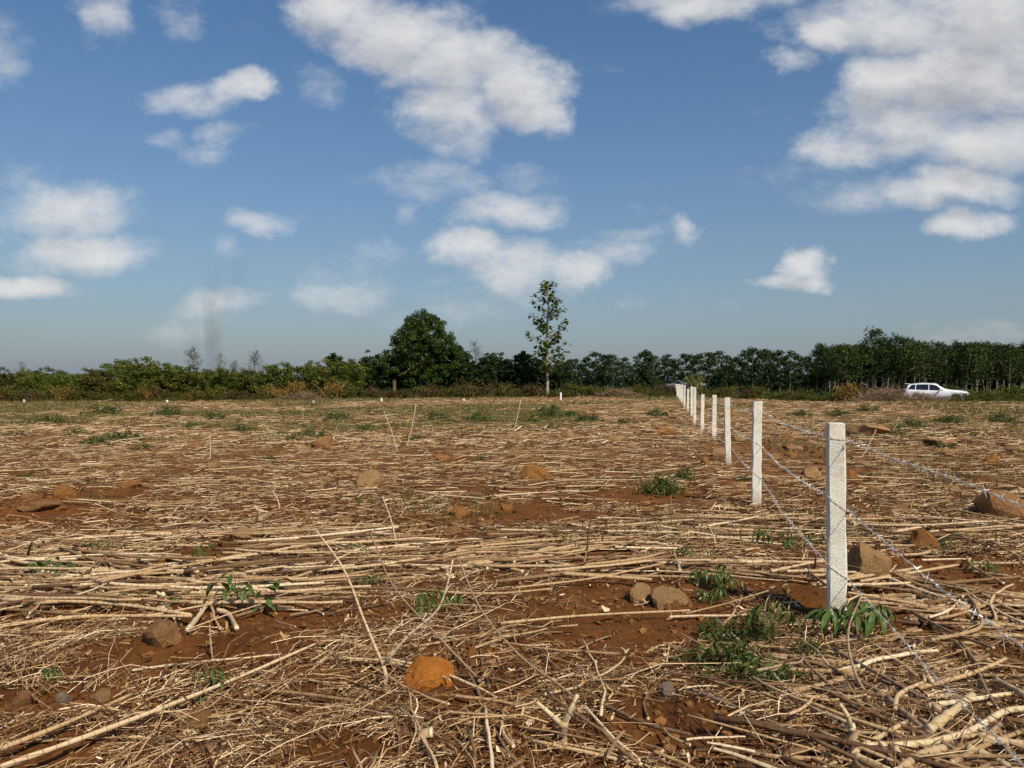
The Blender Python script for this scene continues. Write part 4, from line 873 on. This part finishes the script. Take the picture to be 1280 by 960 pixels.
stick(gp((860,860),(909,880),(991,913),(1050,932), r=.01, z=.02), .010, 'twig', .45, 'long grey stalk running from bare soil into the thick stalk heap')
stick(gp((894,772),(926,804),(958,834),(981,860),(1017,886),(1060,904), r=.009, z=.04), .009, 'twig', .8, 'pale grey crooked stem with green weeds growing round it')
stick(gp((939,840),(985,830),(1001,827),(1004,817), r=.008, z=.06), .008, 'twig', .6, 'short hooked stem lying across the grey crooked stem')
for pp, r, ti, mm in [(((1070,934),(1155,929),(1214,913),(1254,890),(1288,885)), .017, .75, 'yellow_stalk'), (((1162,911),(1190,890),(1216,870)), .022, .6, 'yellow_stalk'), (((1158,883),(1210,876),(1263,867)), .013, .8, 'yellow_stalk'), (((1004,827),(1050,867),(1088,893)), .008, .4, 'twig'),
                      (((1044,813),(1109,850),(1155,873),(1190,890)), .0095, .4, 'twig'), (((1119,886),(1122,870),(1139,860),(1155,853),(1154,844)), .011, .6, 'yellow_stalk'), (((1109,872),(1165,919),(1223,954)), .013, .5, 'twig'), (((1070,945),(1112,964)), .014, .6, 'yellow_stalk'),
                      (((1116,935),(1140,966)), .017, .65, 'yellow_stalk'), (((1224,924),(1290,931)), .018, .6, 'yellow_stalk'), (((1208,935),(1240,948),(1270,966)), .020, .55, 'yellow_stalk'), (((1201,804),(1221,830),(1224,843),(1237,870),(1247,886)), .010, .35, 'twig'),
                      (((1165,801),(1208,791),(1227,781),(1221,758),(1208,742)), .012, .5, 'stalk'), (((1139,765),(1188,790),(1242,811)), .011, .3, 'twig'), (((1116,714),(1139,727),(1172,739),(1204,747)), .014, .4, 'stalk'), (((1234,673),(1260,688),(1285,703)), .010, .6, 'stalk'),
                      (((1208,696),(1217,709),(1254,729)), .011, .5, 'stalk'), (((1060,915),(1110,918),(1165,926)), .008, .5, 'twig'), (((1150,900),(1200,920),(1250,915)), .012, .5, 'yellow_stalk'), (((1245,850),(1275,866),(1290,880)), .016, .5, 'yellow_stalk'), (((1100,850),(1150,868),(1170,893)), .010, .2, 'twig'),
                      (((1180,935),(1150,945),(1120,966)), .018, .5, 'yellow_stalk'), (((1250,905),(1230,920),(1215,910)), .010, .5, 'twig'), (((1005,870),(1040,875),(1085,868)), .008, .55, 'stalk'), (((1190,955),(1235,930),(1285,912)), .012, .45, 'stalk')]:
    kd = {'yellow_stalk': 'knobbly yellowish', 'twig': 'smooth grey-brown', 'stalk': 'straight tan'}[mm] + (' thick' if r > .0115 else ' thin'); stick(gp(*pp, r=r, z=.045), r, mm, ti, kd + ' cassava stalk in the tangled heap under the lowest wire', kd + ' stalks in the heap under the wire', n=16)
# standing twigs
d0 = 3.75; zb = Vector((AX(481, d0), d0, Hs(AX(481, d0), d0) - .03))
root = tag(obj('forked_twig', None, None, zb), 'slender forked dry twig standing upright beside the orange stone', 'twig')
def sub(pts, r, ti=.75, taper=.45, nm='branch', rt=None, base=None):
    q = curve_pts([p - base for p in pts], 12); v, F, T, Al = tubes(q[None], (r * 1.35 * np.linspace(1, taper, 12))[None], 6, True, np.array([ti]), np.array([1.0])); obj(nm, mesh(nm, v, F, M['stalk'], T, Al, True), rt)
sub([zb, A(482, 845, d0), A(479, 832, d0)], .0085, nm='stem', taper=.9, rt=root, base=zb)
sub([A(479, 832, d0), A(455, 775, d0 + .03), A(430, 712, d0 + .05), A(393, 660, d0 + .1)], .0065, rt=root, base=zb)
sub([A(479, 832, d0), A(510, 795, d0 - .05), A(545, 765, d0 - .08), A(558, 735, d0 - .1), A(566, 700, d0 - .1)], .0062, .9, rt=root, base=zb)
def lean(pts, r, ti, lb):
    b0 = pts[0]; o = stick(pts, r, 'twig', ti, lb, None, 'leaning_twig', .5, 16); return o
lean([G(626, 878, -.01), A(590, 840, 3.9), A(535, 782, 4.05), A(490, 730, 4.2), A(463, 665, 4.3)], .007, .45, 'thin dry twig leaning up over the straw beyond the orange stone')
lean([G(706, 915, -.02), A(719, 878, 3.5), A(700, 857, 3.6), A(650, 820, 3.8), A(600, 760, 4.0), A(570, 690, 4.2)], .0075, .5, 'long bent twig leaning up out of the yellow forked stump')
lean([G(1103, 897, -.01), A(1070, 844, 3.75), A(1060, 791, 3.9), A(1077, 744, 4.0)], .009, .55, 'curved brown twig arching up in front of the leafy fence post')
lean([G(734, 698, -.01), A(735, 672, 6.6), A(741, 628, 6.6)], .010, .05, 'dark dead stem standing straight up, taller of two side by side')
lean([G(752, 688, -.01), A(754, 668, 6.9), A(760, 648, 6.9)], .010, .05, 'short dark dead stem standing beside a taller one')
lean([G(266, 826, -.01), A(263, 800, 4.1), A(262, 781, 4.1)], .006, .8, 'short pale dead stem standing under the broad-leaved sprout')
lean([G(33, 700, -.01), A(38, 682, 6.4), A(43, 671, 6.4)], .012, .1, 'short dark broken stem standing among the stalk rows')
lean([G(1017, 718, -.01), A(1019, 693, 5.9), A(1008, 673, 6.0)], .010, .3, 'crooked grey stem standing behind the stalks by the leafy post')
for a, b_ in (((497, 690), (478, 620)), ((508, 560), (520, 505)), ((497, 566), (480, 514)), ((640, 546), (651, 500)), ((205, 650), (222, 634)), ((1075, 575), (1095, 537)), ((895, 690), (885, 655)), ((350, 640), (342, 615)), ((262, 575), (262, 545))):
    p = G(*a, -.01); e = A(*b_, p.y + .15); stick([p, p.lerp(e, .5) + Vector((.02, 0, 0)), e], .0045 + p.y * .0004, 'twig', .95, 'thin bleached stem sticking up out of the litter', 'bleached stems sticking up', 'upright_stem')
# root stumps
def stump(px, by, s, lb, arms, seed):
    g = np.random.default_rng(seed); P = G(px, by); root = tag(obj('root_stump', None, None, P), lb, 'stump'); root.empty_display_size = .05
    h = s * P.y / FPX; n = 10
    z = np.linspace(-.05, h, n); q = np.stack([.012 * g.normal(size=n), .012 * g.normal(size=n), z], -1); rr = np.interp(z, [-.05, h * .3, h * .7, h], [.030, .024, .021, .024]) * (1 + .15 * g.normal(size=n)) * (h / .11) ** .5
    v, F, T, Al = tubes(q[None], rr[None], 9, True, np.array([.45])); obj('stem', mesh('stem', v, F, M['yellow_stalk'], T, Al, True), root)
    for (ax, ay) in arms:
        e = A(ax, ay, P.y - .02) - P; a = Vector((0, 0, h * .8)); q = curve_pts([a, a.lerp(e, .5) + Vector((0, -.02, .01)), e], 9); v, F, T, Al = tubes(q[None], np.linspace(.013, .008, 9)[None], 7, True, np.array([.75])); obj('branch', mesh('branch', v, F, M['yellow_stalk'], T, Al, True), root)
stump(703, 928, 26, 'yellow forked cassava stump rooted in the straw', ((671, 878), (722, 868)), 1)
stump(1064, 940, 34, 'knobbly yellow cassava stump at the end of the thick curved stalk', ((1050, 880),), 2)
stump(528, 935, 20, 'small brown root stump half sunk in the straw', (), 3)
stump(205, 762, 20, 'broken yellowish root stump among the left stalk rows', ((196, 740),), 4)
stump(325, 655, 18, 'twisted dark root stump beyond the bare soil', ((318, 632), (335, 640)), 5)
stump(1170, 905, 22, 'cut woody stump buried in the stalk heap', (), 6)

# ------------------------------------------------------------------ plants
def palmate(seed, nl, L, W, droop, m):
    g = np.random.default_rng(seed); Vs, Fs, T, o = [], [], [], 0
    for k in range(nl):
        a = (k - (nl - 1) / 2) * (4.6 / nl) + g.normal() * .1; l = L * (1 - .18 * abs(k - (nl - 1) / 2) / max(1, (nl - 1) / 2)) * g.uniform(.9, 1.1); dr = droop * g.uniform(.8, 1.2)
        s = np.linspace(0, 1, 7); w = W * np.sin(np.pi * np.clip(s * .93 + .04, 0, 1)) ** .8 * np.where(s > .5, 1, .55 + .9 * s)
        th = dr * s; f = np.cumsum(np.cos(th)) / 7 * l; z = -np.cumsum(np.sin(th)) / 7 * l
        for j in range(7):
            c = np.array([math.cos(a) * f[j], math.sin(a) * f[j], z[j]]); sd_ = np.array([-math.sin(a), math.cos(a), 0])
            Vs += [c - sd_ * w[j] + [0, 0, w[j] * .35], c, c + sd_ * w[j] + [0, 0, w[j] * .35]]
        for j in range(6):
            b_ = o + j * 3; Fs += [(b_, b_ + 1, b_ + 4, b_ + 3), (b_ + 1, b_ + 2, b_ + 5, b_ + 4)]; T += [g.uniform(.3, .7)] * 2
        o += 21
    return mesh('leaf', np.array(Vs), [np.array(Fs)], m, T, None, True)
LEAF = {'green': [palmate(k, 6 + k % 2, .155, .0115, 2.0 - .2 * (k % 3), M['cassava']) for k in range(4)], 'olive': [palmate(10 + k, 6, .14, .0105, 2.0, M['olive']) for k in range(3)], 'broad': [palmate(20 + k, 3, .12, .021, 1.0, M['cassava']) for k in range(3)], 'young': [palmate(30 + k, 5, .09, .009, 1.4, M['weed']) for k in range(3)]}
def sprout(px, by, kind, n, spread, hgt, label, group=None, sc=1.0, tips=None, seed=0):
    g = np.random.default_rng(int(px * 7 + by + seed)); P = G(px, by); root = tag(obj('cassava_sprout', None, None, P), label, 'plant', group); root.empty_display_size = .05; parts = []
    tips = [Vector(A(a, b_, P.y + dy) - P) for a, b_, dy in tips] if tips else [Vector((g.normal() * spread, g.normal() * spread * .7, hgt * g.uniform(.45, 1.05))) for _ in range(n)]
    top = Vector((0, 0, .55 * max(e.z for e in tips)))
    parts.append(tubes(curve_pts([Vector((0, 0, -.03)), top * .5 + Vector((.008, 0, 0)), top], 6)[None], np.linspace(.006, .004, 6)[None], 6, False, np.array([.3])))
    for e in tips:
        parts.append(tubes(curve_pts([top * g.uniform(.5, 1), top.lerp(e, .5) + Vector((0, 0, .03)), e], 6)[None], np.linspace(.0026, .0018, 6)[None], 5, False, np.array([.5])))
    V, F, T, Al = joinm(parts); obj('stem', mesh('stem', V, F, M['olive'], T, Al, True), root)
    for e in tips:
        obj('leaf', LEAF[kind][g.integers(len(LEAF[kind]))], root, e, (g.normal() * .25, g.normal() * .25, math.atan2(e.y, e.x) + g.normal() * .5), sc * g.uniform(.85, 1.2))
sprout(1046, 790, 'green', 0, 0, 0, 'drooping dark green cassava leaves growing round the fence post foot', tips=[(1034,766,-.12),(1030,757,-.05),(1068,752,-.08),(1085,752,-.10),(1100,757,-.05),(1070,772,-.2),(1092,762,-.18),(1042,762,-.15)], sc=1.25)
sprout(965, 806, 'olive', 0, 0, 0, 'olive drooping cassava sprout beside the post with leaves', tips=[(955,757,0),(970,752,-.05),(982,760,.02),(945,766,-.05),(990,768,.05),(962,770,-.1)], sc=1.1)
sprout(897, 752, 'green', 0, 0, 0, 'pale green cassava sprout on the windrow between two fence posts', tips=[(878,712,0),(905,708,0),(895,715,-.05),(910,722,.05),(900,735,-.08),(885,738,0)], sc=.95)
sprout(985, 683, 'green', 9, .16, .14, 'low green sprout lying behind the stalks beside the leafy post', sc=.85)
sprout(296, 762, 'broad', 0, 0, 0, 'dark green sprout with broad leaves beside the short thick stalks', tips=[(290,716,0),(273,729,-.05),(282,737,-.1),(302,730,0),(308,738,-.08),(330,736,.05),(334,748,-.05),(345,727,.1),(328,757,-.1)], sc=1.0)
sprout(66, 722, 'broad', 0, 0, 0, 'small sprout with three broad light leaves among the stalk rows', tips=[(45,703,0),(66,698,0),(80,703,0),(70,712,-.1),(52,708,0)], sc=1.05)
sprout(67, 852, 'green', 0, 0, 0, 'single dark palmate leaf cluster low on the straw', tips=[(66,836,0),(70,838,-.03)], sc=.62)
sprout(266, 868, 'young', 0, 0, 0, 'light green young sprout right above the leaf-shadowed stone', tips=[(252,838,0),(266,836,0),(278,845,0),(250,867,-.1),(270,842,.05),(258,845,.1)], sc=1.0)
sprout(542, 766, 'green', 0, 0, 0, 'green sprout beyond the orange stone on the straw', tips=[(528,741,0),(545,737,0),(538,751,-.06),(556,747,0),(572,744,.1),(532,757,-.1)], sc=.75)
sprout(430, 692, 'green', 5, .10, .09, 'small green sprout behind the forked dry twig', sc=.7)
sprout(162, 750, 'broad', 4, .12, .07, 'dark green sprout half buried under the pale stalks', sc=.8)
sprout(1122, 900, 'green', 0, 0, 0, 'dark green leaves poking out of the thick stalk heap', tips=[(1122,893,0),(1145,904,0),(1150,912,-.05),(1170,885,.1)], sc=.8)
for px, by in ((124, 628), (340, 560), (735, 618), (600, 575), (420, 690), (1180, 690), (1130, 558), (1085, 600), (120, 690), (240, 700), (470, 735), (700, 690), (1230, 720), (640, 560), (870, 700)):
    sprout(px, by, 'young', 5, .09, .12, 'tiny green seedling in the crop litter', 'tiny seedlings in the litter', sc=.9)
# leafy weeds
def weed_mesh(seed, m, n=60, npl=10, leaf=.034, w=.17, h=.17):
    g = np.random.default_rng(seed); cen = np.stack([g.normal(size=n) * w * .5, g.normal(size=n) * w * .5, g.random(n) * h], -1); cen[:, 2] *= np.exp(-(cen[:, 0] ** 2 + cen[:, 1] ** 2) / w ** 2)
    P = np.stack([cen * np.array([.4, .4, 0]), cen * np.array([.8, .8, .6]), cen], 1)[:24]
    return crown_mesh('foliage', [leaf_cloud(g, cen, npl, .04, leaf, .5, shape=.42), tubes(P, np.full((len(P), 3), .0016), 3, False, np.full(len(P), .4))], m)
WEED = [weed_mesh(700 + k, M['weed']) for k in range(4)] + [weed_mesh(710 + k, M['olive']) for k in range(2)]
def weed(px, by, wp, label, group=None, v=None, zs=1.0, flowers=()):
    P = G(px, by); s = wp * P.y / FPX / .32
    root = tag(obj('leafy_weed', None, None, P, (0, 0, random.uniform(0, 6.28))), label, 'weed', group); root.empty_display_size = .05
    obj('foliage', WEED[v] if v is not None else random.choice(WEED), root, None, None, (s, s, s * zs))
    for (a, b_) in flowers:
        e = A(a, b_, P.y - .05) - P; e.rotate(Quaternion((0, 0, 1), -root.rotation_euler.z)); bm = bmesh.new()
        for k in range(6):
            c = bm.verts.new((0, 0, 0)); an = k * 1.047; vs = [bm.verts.new((.013 * math.cos(an + q_), .013 * math.sin(an + q_), .004)) for q_ in (-.4, .4)]; bm.faces.new((c, *vs))
        bmesh.ops.create_icosphere(bm, subdivisions=1, radius=.004, matrix=Matrix.Translation((0, 0, .003)))
        obj('flower', bmm('flower', bm, M['petal']), root, e, (R(50), 0, 0))
weed(918, 845, 84, 'leafy weed with tiny white flowers round the pale crooked stem', v=0, zs=1.3, flowers=((905,795),(912,806),(905,832)))
weed(962, 862, 44, 'small weed with white flowers under the hooked stem', v=1, flowers=((955,845),(978,842),(1004,848)))
weed(1010, 820, 44, 'small dark weed on the soil between the leafy post and the hooked stem', v=2); weed(890, 800, 50, 'sparse weed on the soil left of the pale crooked stem', v=3)
weed(935, 802, 56, 'bright low weed just beside the pale crooked stem top', v=1, zs=1.2); weed(985, 855, 48, 'small weed tuft under the olive cassava sprout', v=3); weed(865, 830, 44, 'sparse small weed on the straw apart from the flowering weed', v=0)
weed(828, 618, 44, 'dark green weed clump near the second post on open litter', v=0, zs=1.2); weed(855, 600, 30, 'smaller green weed behind a dark green clump', v=1)
WP = [(178,562,28),(150,552,50),(120,556,36),(100,545,30),(390,548,40),(370,552,30),(352,546,24),(335,575,22),(515,552,34),(490,548,26),(455,540,30),(600,528,40),(545,525,34),(690,522,50),(660,530,30),(735,528,36),(690,538,26),(240,535,26),(60,530,40),(30,600,26),(160,606,20),(20,545,26),(300,540,30),(420,525,36),
      (1180,560,34),(1120,545,30),(1140,535,36),(1050,520,30),(1190,530,40),(1250,528,36),(1085,515,30),(1000,520,26),(930,600,20),(560,530,26),(780,530,26),(820,520,30),(210,520,40),(130,518,40),(270,525,34),(1160,600,18),(985,590,16),(595,580,18)]
for px, by, w in WP: weed(px, by, w, 'patch of low green weed growing through the straw', 'low green weeds in the straw', zs=.6)
# grass, uncountable, thickest far off on the left
def grass(n):
    g = np.random.default_rng(14); d = 7 * (75 / 7) ** g.random(n * 5); x = (g.random(n * 5) * 2 - 1) * (.7 * d + 1)
    m_ = fbm(x * .16, d * .22, 77, 3); pm = np.zeros_like(x)
    for gx_, gy_, gw_ in ((150,552,60),(390,545,60),(510,552,45),(690,525,60),(260,515,90),(600,525,70),(90,525,90),(440,530,60),(1180,535,60),(1130,545,40),(830,612,30),(560,512,80),(330,520,70)):
        q_ = G(gx_, gy_); pm = np.maximum(pm, np.exp(-((x - q_.x) / (gw_ / FPX * q_.y)) ** 2 - ((d - q_.y) / (.12 * q_.y)) ** 2))
    m_ = m_ + .22 * pm
    k = ss(.50, .66, m_) * (.10 + .9 * ss(14, 34, d)) * np.where(x < AX(850, d), 1, .55); keep = g.random(n * 5) < k; x, d = x[keep][:n], d[keep][:n]; n = len(x)
    z = H(x, d); h = g.uniform(.06, .20, n) * (1 + .4 * ss(20, 50, d)); a = g.uniform(0, 6.28, n); w = .006 + d * .00032; ln = g.normal(0, .06, (n, 2))
    b0 = np.stack([x - np.cos(a) * w, d - np.sin(a) * w, z - .01], -1); b1 = np.stack([x + np.cos(a) * w, d + np.sin(a) * w, z - .01], -1); tp = np.stack([x + ln[:, 0], d + ln[:, 1], z + h], -1)
    tag(obj('field_grass', mesh('field_grass', np.stack([b0, b1, tp], 1).reshape(-1, 3), [np.arange(n * 3).reshape(-1, 3)], M['grass'], g.random(n))), 'short green and yellow grass growing in patches through the litter', 'grass', kind='stuff')
    px = g.uniform(-60, 1340, 26000); dd = np.interp(px, [-100, 0, 430, 640, 860, 1000, 1100, 1400], [58, 58, 66, 71, 73, 63, 57.5, 57]) + np.abs(g.normal(0, 1.0, len(px))) - .2; x = (px - CX) / FPX * dd; z = H(x, dd); n = len(x)
    h = g.uniform(.12, .55, n) * (.4 + 1.0 * fbm(px * .02, dd * .3, 5, 2)); a = g.uniform(0, 6.28, n); w = .018; ln = g.normal(0, .12, (n, 2))
    b0 = np.stack([x - np.cos(a) * w, dd - np.sin(a) * w, z - .02], -1); b1 = np.stack([x + np.cos(a) * w, dd + np.sin(a) * w, z - .02], -1); tp = np.stack([x + ln[:, 0], dd + ln[:, 1], z + h], -1)
    tag(obj('edge_grass', mesh('edge_grass', np.stack([b0, b1, tp], 1).reshape(-1, 3), [np.arange(n * 3).reshape(-1, 3)], M['bush2'], g.random(n))), 'fringe of half-dry tall grass along the far edge of the field', 'grass', kind='stuff')
grass(75000)

# ------------------------------------------------------------------ thin smoke column beyond the thicket
def smoke():
    d = 260.0; pts = [(263, 472, 7), (265, 450, 9), (268, 425, 13), (272, 400, 17), (272, 378, 21), (280, 355, 25), (292, 335, 24), (300, 318, 18)]
    bm = bmesh.new(); rings = []
    for px, py, w in pts:
        c = A(px, py, d); r = w * d / FPX; rings.append([bm.verts.new((c.x + r * math.cos(a), c.y + r * math.sin(a), max(c.z, .5))) for a in np.linspace(0, 6.2832, 17)[:-1]])
    for i in range(len(rings) - 1):
        for j in range(16): bm.faces.new((rings[i][j], rings[i][(j + 1) % 16], rings[i + 1][(j + 1) % 16], rings[i + 1][j]))
    bm.faces.new(rings[0][::-1]); bm.faces.new(rings[-1])
    m = bpy.data.materials.new('smoke'); m.use_nodes = True; tr = m.node_tree; tr.nodes.clear()
    v = nd(tr, 'ShaderNodeVolumePrincipled'); v.inputs['Color'].default_value = (.30, .30, .32, 1)
    tc = nd(tr, 'ShaderNodeTexCoord'); mp = nd(tr, 'ShaderNodeMapping'); mp.inputs['Scale'].default_value = (1, 1, .45); tr.links.new(tc.outputs['Object'], mp.inputs[0])
    gz = nd(tr, 'ShaderNodeSeparateXYZ'); tr.links.new(tc.outputs['Object'], gz.inputs[0])
    n = sstep(tr, tnoise(tr, mp.outputs[0], .13, 4, .6), .40, .68, 0, 1)
    tr.links.new(mth(tr, 'MULTIPLY', n, sstep(tr, gz.outputs[2], 6, 46, .085, .008)), v.inputs['Density'])
    ou = nd(tr, 'ShaderNodeOutputMaterial'); tr.links.new(v.outputs[0], ou.inputs['Volume'])
    tag(obj('smoke_column', bmm('smoke_column', bm, m)), 'thin dark smoke column rising from beyond the green thicket', 'smoke', kind='stuff')
smoke()
